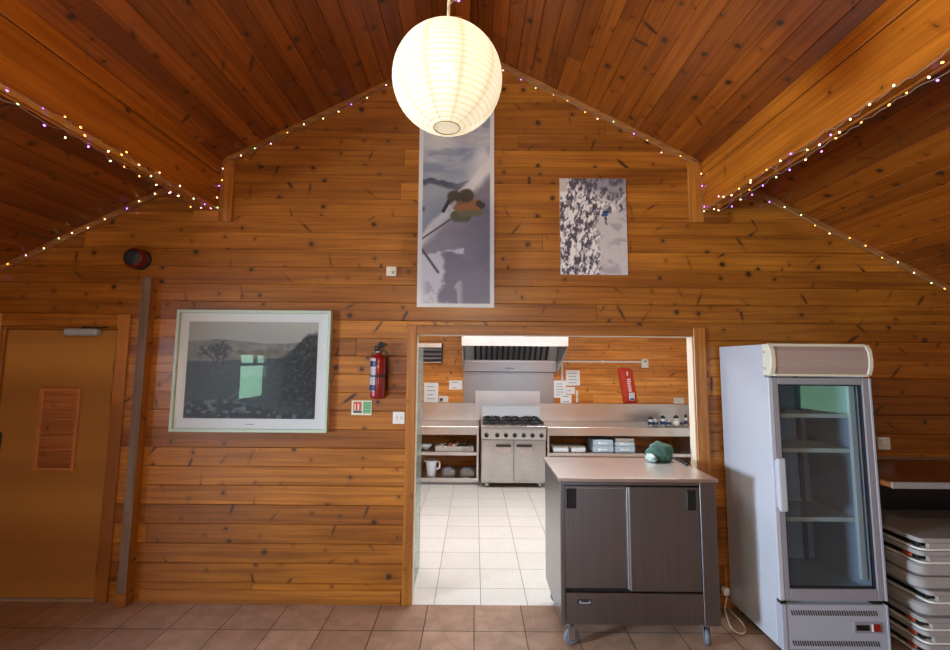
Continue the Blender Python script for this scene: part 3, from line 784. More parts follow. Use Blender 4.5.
# fire extinguisher
ex = tag(empty('fire_extinguisher', (-.70, WY-.075, 1.455)), 'red fire extinguisher with blue and white label hung on the wall', 'extinguisher')
T = Matrix.Translation((-.700, WY-.075, 0))
mb = MB(M_RED); mb.lathe([(.045, 1.445), (.056, 1.452), (.058, 1.47), (.058, 1.72), (.05, 1.747), (.03, 1.762), (.02, 1.765), (.02, 1.775)], 28, M=T); part('cylinder', ex, mb)
mb = MB(M_GALV); mb.lathe([(.022, 1.772), (.022, 1.795), (.014, 1.80), (.014, 1.815)], 16, M=T); vv = part('valve', ex, mb)
mb = MB(M_BLACK)
mb.box(-.735, -.66, WY-.087, WY-.063, 1.812, 1.826, bev=.004, rot=None)
mb.prism([(-.715, 1.822), (-.635, 1.828), (-.655, 1.845), (-.69, 1.857), (-.70, 1.845)], 'y', WY-.087, WY-.063, bev=.003)
mb.box(-.73, -.69, WY-.1, WY-.085, 1.785, 1.805, bev=.004); part('lever', ex, mb)
mb = MB(M_BLACK); mb.tube([(-.72, WY-.10, 1.79), (-.748, WY-.09, 1.74), (-.642, WY-.098, 1.76), (-.638, WY-.09, 1.70), (-.636, WY-.085, 1.5)], .0001, 4)
mb.bm.clear(); mb.tube([(-.675, WY-.085, 1.795), (-.645, WY-.085, 1.78), (-.634, WY-.08, 1.74), (-.632, WY-.08, 1.50)], .008, 10); part('hose', ex, mb)
def arc_label(z0, z1, a0, a1, r, mat):
    mb = MB(mat); t = bmesh.new(); n = 12
    lo = [t.verts.new((r*math.cos(a0+(a1-a0)*i/n), r*math.sin(a0+(a1-a0)*i/n), z0)) for i in range(n+1)]
    hi = [t.verts.new((v.co.x, v.co.y, z1)) for v in lo]
    for i in range(n): t.faces.new([lo[i], lo[i+1], hi[i+1], hi[i]])
    bmesh.ops.solidify(t, geom=t.faces[:], thickness=.0012)
    mb.merge(t, None, T); return mb
a0, a1 = math.radians(188), math.radians(262)
M_LAB = plain('label_white', '#D8D8DA', .4); M_LABB = plain('label_blue', '#27406E', .4, noise=.2, scale=120)
part('label', ex, arc_label(1.50, 1.735, a0, a1, .0592, M_LAB))
part('label_band', ex, arc_label(1.675, 1.715, a0-.08, a1+.06, .0602, M_LABB))
part('label_band', ex, arc_label(1.505, 1.545, a0-.08, a1+.06, .0602, M_LABB))
part('label_patch', ex, arc_label(1.59, 1.66, a0+.0, a0+.35, .0602, M_RED))
mb = MB(M_BLACK); mb.box(-.72, -.68, WY-.018, WY-.001, 1.50, 1.72, bev=.002); mb.lathe([(.0615, 1.60), (.0615, 1.615)], 28, M=T, cap=False); part('wall_bracket', ex, mb)

# ------------------------------------------------------------------ paper lantern
LC = Vector((-.107, 1.546, 2.738)); LR = .197
def paper_mat():
    m, nt, b = newmat('rice_paper'); nt.nodes.remove(b); o = nt.nodes['Material Output']
    at = N(nt, 'ShaderNodeAttribute', attribute_name='rib')
    col = mixc(nt, at.outputs['Fac'], (.93, .89, .78), (.38, .31, .2))
    em = N(nt, 'ShaderNodeEmission'); L(nt, mixc(nt, at.outputs['Fac'], (1., .92, .70), (.50, .41, .26)), em.inputs[0]); em.inputs[1].default_value = LANT_E
    df = N(nt, 'ShaderNodeBsdfDiffuse'); L(nt, col, df.inputs[0]); tr = N(nt, 'ShaderNodeBsdfTranslucent'); L(nt, col, tr.inputs[0])
    mx = N(nt, 'ShaderNodeMixShader'); mx.inputs[0].default_value = .55; L(nt, df.outputs[0], mx.inputs[1]); L(nt, tr.outputs[0], mx.inputs[2])
    rf = N(nt, 'ShaderNodeBsdfRefraction'); rf.inputs['IOR'].default_value = 1.02; rf.inputs['Roughness'].default_value = .62; L(nt, col, rf.inputs[0])
    m2 = N(nt, 'ShaderNodeMixShader'); m2.inputs[0].default_value = .10; L(nt, mx.outputs[0], m2.inputs[1]); L(nt, rf.outputs[0], m2.inputs[2]); mx = m2
    ad = N(nt, 'ShaderNodeAddShader'); L(nt, mx.outputs[0], ad.inputs[0]); L(nt, em.outputs[0], ad.inputs[1]); L(nt, ad.outputs[0], o.inputs[0]); return m
LANT_E = .35; BULB_W = .95
lan = tag(empty('paper_lantern', tuple(LC)), 'lit round white paper lantern hanging from the ridge', 'lamp')
bm = bmesh.new(); rl = bm.verts.layers.float_color.new('rib'); nb, nseg, nm = 27, 6, 60
rings = []
p0, p1 = math.asin(.047/LR), PI-math.asin(.03/LR)
for i in range(nb*nseg+1):
    ph = p1+(p0-p1)*i/(nb*nseg); k = (i % nseg)/nseg
    r = LR*(1+.010*math.sin(PI*k)); dark = 1. if i % nseg == 0 else 0.
    ring = []
    for j in range(nm):
        a = 2*PI*j/nm; v = bm.verts.new((r*math.sin(ph)*math.cos(a), r*math.sin(ph)*math.sin(a), -r*math.cos(ph)*.955))
        dk = max(dark*.6, .45 if j % 6 == 0 else 0.)
        v[rl] = (dk, dk, dk, 1); ring.append(v)
    rings.append(ring)
for a, b in zip(rings, rings[1:]):
    for j in range(nm):
        f = bm.faces.new([a[j], a[(j+1) % nm], b[(j+1) % nm], b[j]]); f.smooth = True
bmesh.ops.recalc_face_normals(bm, faces=bm.faces[:])
me = bpy.data.meshes.new('paper_shade'); bm.to_mesh(me); bm.free(); me.materials.append(paper_mat())
o = bpy.data.objects.new('paper_shade', me); COL.objects.link(o); o.parent = lan
mb = MB(plain('wire_hoop', '#A08E62', .5)); mb.tube([(.047*math.cos(a), .047*math.sin(a), -LR*.93) for a in [2*PI*i/24 for i in range(24)]], .0022, 6, closed=True)
mb.build('hoop', lan)
mb = MB(emit('bulb_glass', (1., .84, .6), 2.)); mb.lathe([(0, -.04), (.02, -.035), (.03, -.015), (.028, .005), (.014, .035), (.013, .05), (0, .05)], 20); mb.build('bulb', lan)
mb = MB(M_WHITEP); mb.lathe([(.016, .05), (.018, .06), (.018, .10), (.008, .115)], 16); mb.build('lamp_holder', lan)
mb = MB(M_CORD); ztop = RZ-LC.z-.06
mb.tube([(.0, 0, .11), (.004, .0, .6*ztop), (.0, 0, ztop)], .006, 8); mb.build('flex', lan)
mb = MB(M_WHITEP); mb.lathe([(.05, ztop+.03), (.05, ztop+.01), (.02, ztop-.02)], 20); mb.build('ceiling_rose', lan)
li = bpy.data.lights.new('lantern_bulb', 'POINT'); li.energy = BULB_W; li.shadow_soft_size = .03; li.color = (1., .90, .66)
lo = bpy.data.objects.new('lantern_bulb', li); COL.objects.link(lo); lo.parent = lan; lo.location = (.0, 0, .02)
# unseen fill bulbs added along the ridge to brighten the end wall
for k, (y, pw) in enumerate(((.15, FILL_W), (-2.6, FILL_W))):
    r = tag(empty('fill_bulb', (-.107, y, 2.95)), ['unseen bare bulb added as fill light right above the viewer', 'unseen bare bulb added as fill light well behind the viewer'][k], 'lamp', 'added fill bulbs')
    mb = MB(M_CORD); mb.tube([(0, 0, .10), (0, 0, .6), (0, 0, RZ-2.95-.06)], .005, 8); mb.build('flex', r)
    mb = MB(M_WHITEP); mb.lathe([(.016, .045), (.019, .055), (.019, .10), (.008, .115)], 16); mb.build('lamp_holder', r)
    mb = MB(emit('fill_glow_%d' % k, (1., .84, .6), 20.)); mb.lathe([(0, -.04), (.02, -.035), (.03, -.015), (.028, .005), (.014, .035), (.013, .05), (0, .05)], 20); mb.build('bulb', r)
    li = bpy.data.lights.new('fill_light', 'POINT'); li.energy = pw; li.shadow_soft_size = .04; li.color = (1., .80, .54)
    lo = bpy.data.objects.new('fill_light', li); COL.objects.link(lo); lo.parent = r; lo.location = (0, 0, -.09)
# ridge board
trim(RX-.05, RX+.05, YB, WY-.001, RZ-.05, RZ-.02, W_BEAM, 'y', 'board under the ridge of the ceiling')

# ------------------------------------------------------------------ fairy lights
BC = [('amber', (1., .42, .08), 6.), ('warm', (1., .74, .36), 6.), ('violet', (.36, .14, 1.), 8.), ('pale_green', (.62, 1., .40), 4.5), ('pink', (1., .45, .62), 5.)]
BM = [emit('fairy_'+n, c_, s) for n, c_, s in BC]
bulb_me = []
for m in BM:
    mb = MB(m); mb.lathe([(0, -.005), (.003, -.004), (.004, 0), (.003, .004), (0, .006)], 8)
    o = mb.build('bulb'); bulb_me.append(o.data); bpy.data.objects.remove(o)
def fairy(pts, label, step=.105, sag=.012, seed=1, jit=.02, wraps=1):
    R = random.Random(seed); pts = [Vector(p) for p in pts]
    segs = [(b-a).length for a, b in zip(pts, pts[1:])]; tot = sum(segs)
    def at(s):
        s = max(0., min(tot, s))
        for (a, b), l in zip(zip(pts, pts[1:]), segs):
            if s <= l + 1e-9: return a.lerp(b, s/l if l else 0)
            s -= l
        return pts[-1].copy()
    r = tag(empty('fairy_light_string', tuple(pts[0])), label, 'fairy lights', 'strings of fairy lights')
    n = max(2, int(tot/step)); path = []
    for i in range(n*3+1):
        p = at(tot*i/(n*3)); j = jit*.5
        path.append(p + Vector((R.uniform(-j, j)*.6, R.uniform(-j, 0)*.6, R.uniform(-j, j)*.7)))
    mb = MB(M_WIRE); mb.tube(path, .0017, 5); part('wire', r, mb)
    for i in range(n):
        p = path[min(len(path)-1, i*3+1)] + Vector((R.uniform(-jit, jit)*.7, R.uniform(-jit, -.0)*.6, R.uniform(-jit, jit*.6)))
        o = bpy.data.objects.new('bulb', R.choices(bulb_me, (5, 6, 4, 3, 2))[0]); COL.objects.link(o); o.parent = r
        o.location = p - pts[0]; o.rotation_euler = (R.uniform(-1, 1), R.uniform(-1, 1), 0)
    return r
def zc(x): return RZ-SL*abs(x-RX)
fy = WY-.035
fairy([(-1.86, fy, zc(-1.86)-.06), (RX-.05, fy, zc(RX)-.10)], 'string of fairy lights along the left gable slope of the end wall', .13, seed=2, jit=.028)
fairy([(RX+.05, fy, zc(RX)-.10), (1.64, fy, zc(1.64)-.06)], 'string of fairy lights along the right gable slope of the end wall', .13, seed=3, jit=.028)
fairy([(-1.955, fy, 3.2), (-1.96, fy, 2.86), (-1.972, fy, 2.848), (-1.972, .15, 2.848)], 'string of fairy lights along the inner edge of the left beam', .08, seed=4, jit=.04)
fairy([(-2.06, fy, 2.845), (-2.068, .15, 2.848)], 'string of fairy lights along the outer edge of the left beam', .12, seed=5, jit=.03)
fairy([(1.725, fy, 3.18), (1.73, fy, 2.88), (1.742, fy, 2.868), (1.742, .15, 2.868)], 'string of fairy lights along the inner edge of the right beam', .08, seed=6, jit=.04)
fairy([(1.838, fy, 2.865), (1.838, .15, 2.868)], 'string of fairy lights along the outer edge of the right beam', .12, seed=7, jit=.03)
fairy([(-2.18, fy, zc(-2.18)-.055), (XL+.3, fy, zc(XL+.3)-.055)], 'string of fairy lights sloping down over the door', .13, seed=8, jit=.035)
fairy([(1.95, fy, zc(1.95)-.055), (XR-.2, fy, zc(XR-.2)-.055)], 'string of fairy lights sloping down over the fridge', .13, seed=9, jit=.035)
pts = []
for i in range(60):
    a = i*.55; pts.append((LC.x+.02+.022*math.cos(a), LC.y+.022*math.sin(a), LC.z+.222+.8*(i/60)**2.3))
fairy(pts, 'short string of fairy lights wound around the lantern flex', .085, seed=12, jit=.02)

# ------------------------------------------------------------------ hot cupboard (stainless, on castors)
cx0, cx1, cy0, cy1, cz0, cz1 = .533, 1.495, 2.872, 3.47, .145, .984
hc = tag(empty('hot_cupboard', ((cx0+cx1)/2, (cy0+cy1)/2, 0)), 'stainless steel hot cupboard on castors standing in front of the kitchen opening', 'cabinet')
mb = MB(M_STEELD)
mb.box(cx0, cx0+.028, cy0, cy1, cz0, cz1, bev=.003); mb.box(cx1-.098, cx1, cy0+.001, cy1, cz0, cz1, bev=.003)
mb.box(cx0+.028, cx1-.098, cy1-.02, cy1, cz0, cz1, bev=.002); mb.box(cx0+.028, cx1-.098, cy0+.06, cy1-.02, cz0, cz0+.03, bev=.002)
mb.box(cx0+.028, cx1-.098, cy0+.0, cy1-.02, cz1-.022, cz1, bev=.002)
part('carcass', hc, mb)
mb = MB(M_STEELT); mb.box(cx0-.012, cx1+.015, cy0-.012, cy1+.008, cz1, cz1+.022, bev=.004, seg=2); part('top', hc, mb)
mb = MB(M_STEELD); mb.box(cx0+.03, cx0+.445, cy0+.022, cy0+.042, .345, cz1-.03, bev=.003); d1 = part('sliding_door', hc, mb)
mb = MB(M_STEELD); mb.box(cx0+.425, cx1-.10, cy0+.004, cy0+.02, .336, cz1-.03, bev=.004); d2 = part('sliding_door', hc, mb)
mb = MB(M_STEEL); mb.box(cx0+.412, cx0+.424, cy0+.006, cy0+.022, .345, cz1-.035, bev=.002); mb.box(cx0+.12, cx0+.41, cy0+.014, cy0+.022, cz1-.046, cz1-.04, bev=.001); part('door_edge', hc, mb)
for p, x0 in ((d1, cx0+.045), (d2, cx1-.182)):
    yy = cy0+(.022 if p is d1 else .004)
    mb = MB(M_BLACK); mb.box(x0, x0+.06, yy-.004, yy+.002, .815, .935, bev=.003)
    mb.box(x0+.004, x0+.056, yy-.007, yy-.003, .927, .933, bev=.001); mb.box(x0+.004, x0+.011, yy-.007, yy-.003, .82, .927, bev=.001)
    q = part('recessed_handle', hc, mb); q['label'] = 'black recessed handle'
mb = MB(M_STEELD); mb.box(cx0+.03, cx1-.10, cy0+.002, cy0+.02, cz0+.003, .328, bev=.003); part('lower_panel', hc, mb)
mb = MB(M_BLACK); mb.box(cx0+.03, cx1-.10, cy0+.02, cy0+.04, .328, .345, bev=.001); part('track', hc, mb)
mb = MB(M_BLACK)
def stadium(xa, xb, za, zb, n=8):
    r = (zb-za)/2; zc_ = (za+zb)/2
    return [(xb-r+r*math.cos(-PI/2+PI*i/n), zc_+r*math.sin(-PI/2+PI*i/n)) for i in range(n+1)] + [(xa+r+r*math.cos(PI/2+PI*i/n), zc_+r*math.sin(PI/2+PI*i/n)) for i in range(n+1)]
mb.prism(stadium(.632, .722, .264, .292), 'y', cy0-.002, cy0+.003)
mb.prism(stadium(.640, .714, .2685, .2875), 'y', cy0-.003, cy0-.001, M_GREYP)
mb.box(.652, .702, cy0-.0042, cy0-.0028, .279, .2865, M_BLACK, bev=.0005); part('maker_badge', hc, mb)
def castor(r, x, y, z1, rad=.045, ang=.6):
    mb = MB(M_GALV); mb.box(x-.035, x+.035, y-.035, y+.035, z1-.006, z1, bev=.002); mb.lathe([(.022, z1-.03), (.022, z1-.006)], 14, M=Matrix.Translation((x, y, 0)))
    Mr = Matrix.Translation((x, y, 0)) @ Matrix.Rotation(ang, 4, 'Z') @ Matrix.Translation((.02, 0, rad))
    for s_ in (-1, 1):
        t = MB(); t.box(-.03, .014, s_*.02-.002, s_*.02+.002, -.012, z1-.03-rad, bev=.001); mb.merge(t.bm, M_GALV, Mr)
    f = part('castor', r, mb)
    mb = MB(M_BLUEG); mb.lathe([(rad*.3, -.015), (rad*.8, -.015), (rad, -.009), (rad, .009), (rad*.8, .015), (rad*.3, .015)], 26, M=Mr @ Matrix.Rotation(PI/2, 4, 'X'))
    mb.lathe([(.0, -.019), (.011, -.018), (.011, .018), (0, .019)], 14, M_GALV, M=Mr @ Matrix.Rotation(PI/2, 4, 'X'))
    part('wheel', r, mb, par=f)
castor(hc, cx0+.055, cy0+.06, cz0, .05, .15); castor(hc, cx1-.06, cy0+.06, cz0, .05, 1.3)
castor(hc, cx0+.055, cy1-.06, cz0, .05, .3); castor(hc, cx1-.06, cy1-.06, cz0, .05, 2.)
mb = MB(M_CORD); mb.tube([(cx1+.008, cy0+.4, .62), (cx1+.02, cy0+.4, .60), (cx1+.02, cy0+.4, .36), (cx1+.008, cy0+.4, .34)], .006, 8); part('side_rail', hc, mb)
# cloth bundle and black lead on top
def blob(name, cx_, cy_, z0, sx, sy, sz, mat, seed, fold=.25):
    t = bmesh.new(); bmesh.ops.create_icosphere(t, subdivisions=4, radius=1.)
    import mathutils
    for v in t.verts:
        p = v.co.copy(); nn = mathutils.noise.fractal(p*1.7+Vector((seed, 0, 0)), 1., 2., 4); w = math.sin(p.x*9+p.z*5+seed)*.05
        s_ = 1+fold*nn+w; z = p.z*s_
        v.co = (p.x*s_*sx, p.y*s_*sy, max(z, -.62)*sz + .62*sz)
    for f in t.faces: f.smooth = True
    mb = MB(mat); mb.merge(t); return mb
gc = tag(empty('cloth_bundle', (1.365, 3.39, cz1+.023)), 'bundled green cloth in a clear bag on the back of the steel cupboard top', 'cloth')
m = blob('cloth', 0, 0, 0, .094, .06, .080, M_GREEN, 4., .13); m.build('cloth', gc)
M_PLBAG = plain('milky_bag', '#B9CFC8', .3)
m = blob('bag', 0, 0, 0, .036, .06, .034, M_PLBAG, 9., .12); m.build('bag', gc, loc=(-.075, -.03, 0))
mb = MB(M_BLACK); pts = [(1.43+.02*i, 3.36-.028*i*(.6 if i < 4 else 1)+.01*math.sin(i*2), cz1+0.029) for i in range(5)]
mb.tube([(1.495, 3.42, cz1+0.028), (1.50, 3.40, cz1+0.029), (1.495, 3.33, cz1+0.028), (1.49, 3.25, cz1+0.029), (1.485, 3.21, cz1+0.028)], .007, 8)
mb.tube([(1.49, 3.45, cz1+0.028), (1.492, 3.40, cz1+0.032), (1.495, 3.34, cz1+0.029)], .006, 8)
o = mb.build('power_lead'); tag(o, 'black power lead lying on the back right of the steel cupboard top', 'cable')

# ------------------------------------------------------------------ display fridge
fx0, fx1, fyf, fyb = 1.815, 2.445, 2.80, 3.35
fg = tag(empty('display_fridge', ((fx0+fx1)/2, (fyf+fyb)/2, 0)), 'tall white glass door drinks fridge against the end wall', 'fridge')
mb = MB(M_WHITE)
mb.box(fx0, fx0+.045, fyf+.05, fyb, .05, 1.84, bev=.006, seg=2); mb.box(fx1-.045, fx1, fyf+.05, fyb, .05, 1.84, bev=.006, seg=2)
mb.box(fx0+.045, fx1-.045, fyb-.045, fyb, .05, 1.84, bev=.003); mb.box(fx0+.045, fx1-.045, fyf+.05, fyb-.045, 1.64, 1.84, bev=.003)
mb.box(fx0+.045, fx1-.045, fyf+.05, fyb-.045, .05, .36, bev=.003)
part('cabinet', fg, mb)
# header light box with rounded side caps
mb = MB(M_MAUVE)
prof = [(fyf+.05, 1.652), (fyf-.005, 1.655), (fyf-.022, 1.70), (fyf-.026, 1.75), (fyf-.02, 1.80), (fyf+.0, 1.832), (fyf+.05, 1.836)]
mb.prism(prof, 'x', fx0+.03, fx1-.025); hd = part('header_panel', fg, mb)
hd['label'] = 'mauve sign panel with pale rim'
mb = MB(M_CREAM)
pr2 = [(y-.006 if y < fyf+.04 else y, z+(.006 if z > 1.75 else -.006)) for y, z in prof]
mb.prism(pr2, 'x', fx0+.0, fx0+.032, bev=.003); mb.prism(pr2, 'x', fx1-.027, fx1-.0, bev=.003)
mb.prism([(fyf-.01, 1.826), (fyf+.05, 1.832), (fyf+.05, 1.846), (fyf-.008, 1.842)], 'x', fx0+.03, fx1-.025); mb.prism([(fyf-.02, 1.643), (fyf+.05, 1.643), (fyf+.05, 1.657), (fyf-.02, 1.657)], 'x', fx0+.03, fx1-.025)
part('header_trim', fg, mb, par=hd)
for k, z in enumerate((1.69, 1.79)):
    mb = MB(M_GREYP); mb.lathe([(.006, 0), (.006, .003), (0, .004)], 10, M=Matrix.Translation((fx0, fyf+.03, z)) @ Matrix.Rotation(-PI/2, 4, 'Y')); part('screw', fg, mb, par=hd)
# door
dr0, dr1, dz0, dz1 = fx0-.006, fx1+.002, .330, 1.634
gx0, gx1, gz0, gz1 = fx0+.058, fx1-.055, .395, 1.592
mb = MB(M_GREYP)
mb.box(dr0+.03, gx0, fyf, fyf+.045, dz0, dz1, bev=.004); mb.box(gx1, dr1-.018, fyf, fyf+.045, dz0, dz1, bev=.004)
mb.box(gx0, gx1, fyf, fyf+.045, dz0, gz0, bev=.004); mb.box(gx0, gx1, fyf, fyf+.045, gz1, dz1, bev=.004)
mb.box(dr0, dr0+.03, fyf-.002, fyf+.047, dz0, dz1, M_WHITE, bev=.004); mb.box(dr1-.018, dr1, fyf-.002, fyf+.047, dz0, dz1, M_WHITE2, bev=.004)
fd = part('door', fg, mb)
mb = MB(M_FGLASS); mb.box(gx0, gx1, fyf+.012, fyf+.018, gz0, gz1, bev=0); part('glass_pane', fg, mb, par=fd)
mb = MB(M_RUBBER); t = .008
mb.box(gx0, gx0+t, fyf+.008, fyf+.03, gz0, gz1, bev=.001); mb.box(gx1-t, gx1, fyf+.008, fyf+.03, gz0, gz1, bev=.001); mb.box(gx0+t, gx1-t, fyf+.008, fyf+.03, gz0, gz0+t, bev=.001); mb.box(gx0+t, gx1-t, fyf+.008, fyf+.03, gz1-t, gz1, bev=.001); part('gasket', fg, mb, par=fd)
mb = MB(M_WHITE); mb.box(fx0+.002, fx0+.05, fyf-.042, fyf-.02, .845, 1.155, bev=.009, seg=2); mb.box(fx0+.008, fx0+.02, fyf-.03, fyf+.004, .86, 1.14, bev=.002)
hh = part('handle', fg, mb, par=fd); hh['label'] = 'white upright handle'
mb = MB(M_BLACK); mb.box(fx0+.0, fx0+.035, fyf+.004, fyf+.04, .312, .328, bev=.002); mb.box(fx1-.09, fx1-.03, fyf+.004, fyf+.04, .312, .328, bev=.002); part('hinge', fg, mb)
# inside
for z in (1.392, 1.178, .762):
    mb = MB(M_WHITEP)
    mb.box(fx0+.05, fx1-.05, fyf+.085, fyf+.095, z-.011, z+.014, bev=.002); mb.box(fx0+.05, fx1-.05, fyb-.06, fyb-.052, z-.006, z+.006, bev=.002)
    for i in range(22):
        x = fx0+.06+i*(fx1-fx0-.12)/21; mb.box(x-.0018, x+.0018, fyf+.095, fyb-.06, z-.002, z+.002, bev=0)
    part('wire_shelf', fg, mb)
mb = MB(M_WHITEP); mb.box(fx1-.10, fx1-.058, fyf+.055, fyf+.08, .42, 1.60, bev=.006); part('light_tube_cover', fg, mb)
mb = MB(M_GREYP); mb.box(fx1-.125, fx1-.102, fyb-.07, fyb-.048, .37, 1.63, bev=.002); mb.box(fx0+.05, fx0+.072, fyb-.07, fyb-.048, .37, 1.63, bev=.002); part('shelf_rail', fg, mb)
# lower grille
mb = MB(M_WHITE2); mb.box(fx0+.03, fx1-.01, fyf+.004, fyf+.05, .055, .305, bev=.005); mb.box(fx0, fx0+.03, fyf+.0, fyf+.05, .05, .308, bev=.003); mb.box(fx1-.014, fx1, fyf, fyf+.05, .05, .308, bev=.003); gp = part('lower_panel', fg, mb)
for z in (.262, .094):
    mb = MB(M_RUBBER)
    for i in range(36):
        x = fx0+.055+i*.0142
        mb.prism([(x, z+.014), (x+.006, z+.014), (x+.014, z-.014), (x+.008, z-.014)], 'y', fyf+.002, fyf+.006)
    part('vent_grille', fg, mb, par=gp)
mb = MB(M_GREYP); mb.box(2.232, 2.40, fyf-.002, fyf+.008, .152, .216, bev=.003); part('control_panel', fg, mb, par=gp)
mb = MB(M_DSP); mb.box(2.246, 2.322, fyf-.005, fyf+.0, .168, .20, bev=.002); part('display', fg, mb, par=gp)
mb = MB(M_RED); mb.box(2.345, 2.385, fyf-.008, fyf+.0, .164, .206, bev=.003); mb.box(2.336, 2.344, fyf-.006, fyf, .164, .206, M_WHITEP, bev=.001); sw = part('power_switch', fg, mb, par=gp); sw['label'] = 'red rocker switch'
for x in (fx0+.06, fx1-.06):
    for y in (fyf+.1, fyb-.06):
        mb = MB(M_BLACK); mb.lathe([(.022, 0), (.022, .012), (.01, .016), (.01, .052)], 14, M=Matrix.Translation((x, y, 0))); part('foot', fg, mb)
# power cable
mb = MB(M_CORD)
cp = [(1.80, 3.345, .13), (1.78, 3.33, .09), (1.745, 3.30, .03), (1.72, 3.22, .007), (1.685, 3.12, .007), (1.69, 3.055, .007), (1.725, 3.05, .007), (1.765, 3.10, .007), (1.79, 3.17, .007), (1.79, 3.25, .007), (1.80, 3.36, .007)]
def catmull(P, k=6):
    P = [Vector(p) for p in P]; P = [P[0]]+P+[P[-1]]; out = []
    for i in range(1, len(P)-2):
        for j in range(k):
            t = j/k; a, b, c_, d_ = P[i-1], P[i], P[i+1], P[i+2]
            out.append(.5*((2*b)+(c_-a)*t+(2*a-5*b+4*c_-d_)*t*t+(3*b-a-3*c_+d_)*t**3))
    return out+[P[-2]]
mb.tube(catmull(cp), .006, 8); mb.box(1.755, 1.80, 3.32, 3.36, .10, .15, M_WHITEP, bev=.006)
tag(mb.build('power_cable'), 'cream power cable looped on the floor beside the white fridge', 'cable')

# ------------------------------------------------------------------ counter and stacked tables, right
ct = tag(empty('serving_counter', (3.6, 3.05, 0)), 'brown wooden counter with pale front edge right of the fridge', 'counter')
mb = MB(W_CNT); mb.box(2.456, XR-.02, 2.735, WY-.004, .997, 1.03, bev=.003); part('counter_top', ct, mb, 'x')
mb = MB(plain('upstand', '#7C6450', .5)); mb.box(2.456, XR-.02, WY-.018, WY-.004, 1.0305, 1.05, bev=.002); part('upstand', ct, mb)
mb = MB(plain('pale_edging', '#8D8884', .5)); mb.box(2.456, XR-.02, 2.72, 2.734, .995, 1.032, bev=.002); e = part('front_edging', ct, mb); e['label'] = 'pale grey front edge'
mb = MB(M_BLACK); mb.box(2.456, XR-.09, WY-.028, WY-.006, .0, .994, bev=.002); part('shade_panel', ct, mb)  # black sheet stands in for the deep shade under the counter
mb = MB(W_CNT); mb.box(4.16, 4.21, 2.78, WY-.03, 0, .994, bev=.003); part('support', ct, mb, 'z')
ordn = ['topmost', 'second from the top', 'third from the top', 'fourth from the top', 'fifth from the top', 'sixth from the top', 'seventh from the top', 'second from the floor', 'lowest']
def rrect(x0, x1, y0, y1, r, n=6):
    P = []
    for cx_, cy_, a in ((x1-r, y1-r, 0), (x0+r, y1-r, 90), (x0+r, y0+r, 180), (x1-r, y0+r, 270)):
        for i in range(n+1):
            t = math.radians(a+90*i/n); P.append((cx_+r*math.cos(t), cy_+r*math.sin(t)))
    return P
tR = random.Random(3)
leg_t = {0, 1, 4, 6, 7, 8}; clip_t = {1, 6, 7, 8}
for k in range(9):
    zt = .69-.075*k; zb = zt-.0735
    dx_ = [0, -.005, -.02, -.03, .03, -.015, -.02, -.012, -.02][k]; x0 = 2.655+dx_; x1 = 4.10+dx_*.3; y0, y1 = 2.795, 3.335
    r = tag(empty('folding_table', (3.4, 3.08, zb)), 'grey plastic folding table, %s of the flat stack under the brown counter' % ordn[k], 'table', 'folding tables stacked under the counter')
    if k in leg_t:
        mb = MB(M_TABLE); mb.prism(rrect(x0, x1, y0, y1, .035), 'z', zt-.028, zt-.001, M_TABLE, bev=.003)
        mb.box(x0+.055, x1-.10, y0+.001, y0+.024, zb+.014, zt-.029, bev=.002); mb.box(x0+.10, x1-.1, y1-.022, y1-.002, zt-.052, zt-.029, bev=.003)
        part('tabletop', r, mb)
        mb = MB(M_WHITEP); mb.prism(rrect(x0+.006, x1-.01, y0+.004, y1-.01, .04), 'z', zb+.0005, zb+.012, bev=.002); part('lower_rim', r, mb)
        mb = MB(M_BLACK); mb.box(x0+.012, x0+.035, y0+.03, y1-.05, zb+.014, zt-.030, bev=.006); mb.box(x0+.035, x0+.75, y0+.05, y0+.075, zb+.016, zt-.03, bev=.006); mb.box(x0+.035, x0+.75, y1-.075, y1-.05, zb+.016, zt-.03, bev=.006)
        q = part('folded_leg', r, mb)
        if k in clip_t:
            mb = MB(M_ORANGE); mb.box(x0+.004, x0+.04, y0+.06, y0+.12, zb+.02, zt-.032, bev=.005); q2 = part('latch', r, mb); q2['label'] = 'orange latch'
    else:
        mb = MB(M_WHITEP); mb.prism(rrect(x0, x1, y0, y1, .06), 'z', zb+.006, zt-.001, M_TABLE, bev=.012); part('tabletop', r, mb)
        mb = MB(M_WHITEP); mb.prism(rrect(x0+.03, x1-.03, y0+.03, y1-.03, .05), 'z', zb+.0005, zb+.007); part('lower_rim', r, mb)

# ------------------------------------------------------------------ kitchen fittings
# worktop units
wz0, wz1, wyf = .688, .806, 6.45
def unit(name, x0, x1, label, ends):
    r = tag(empty(name, ((x0+x1)/2, 6.78, 0)), label, 'worktop unit')
    mb = MB(M_STEELK); mb.box(x0, x1, wyf, KY1-.015, wz0, wz1, bev=.006, seg=2); part('worktop', r, mb)
    mb = MB(M_STEELK); mb.box(x0, x1, wyf+.012, KY1-.02, .402, .45, bev=.004); part('shelf', r, mb)
    mb = MB(M_STEELK); mb.box(x0, x1, wyf+.0, KY1-.02, .042, .098, bev=.004); part('shelf', r, mb)
    mb = MB(M_GREYP); mb.box(x0, x1, wyf+.03, wyf+.06, 0, .042, bev=.001); mb.box(x0, x1, KY1-.1, KY1-.06, 0, .042, bev=.001); part('plinth', r, mb)
    for e in ends:
        mb = MB(M_STEELK); mb.box(e-.014, e+.014, wyf+.01, KY1-.02, .098, .402, bev=.002); mb.box(e-.014, e+.014, wyf+.01, KY1-.02, .45, wz0, bev=.002); part('side_panel', r, mb)
    return r
unit('open_shelf_counter', -1.55, .068, 'steel worktop with open shelves left of the cooker', (-1.2, .052))
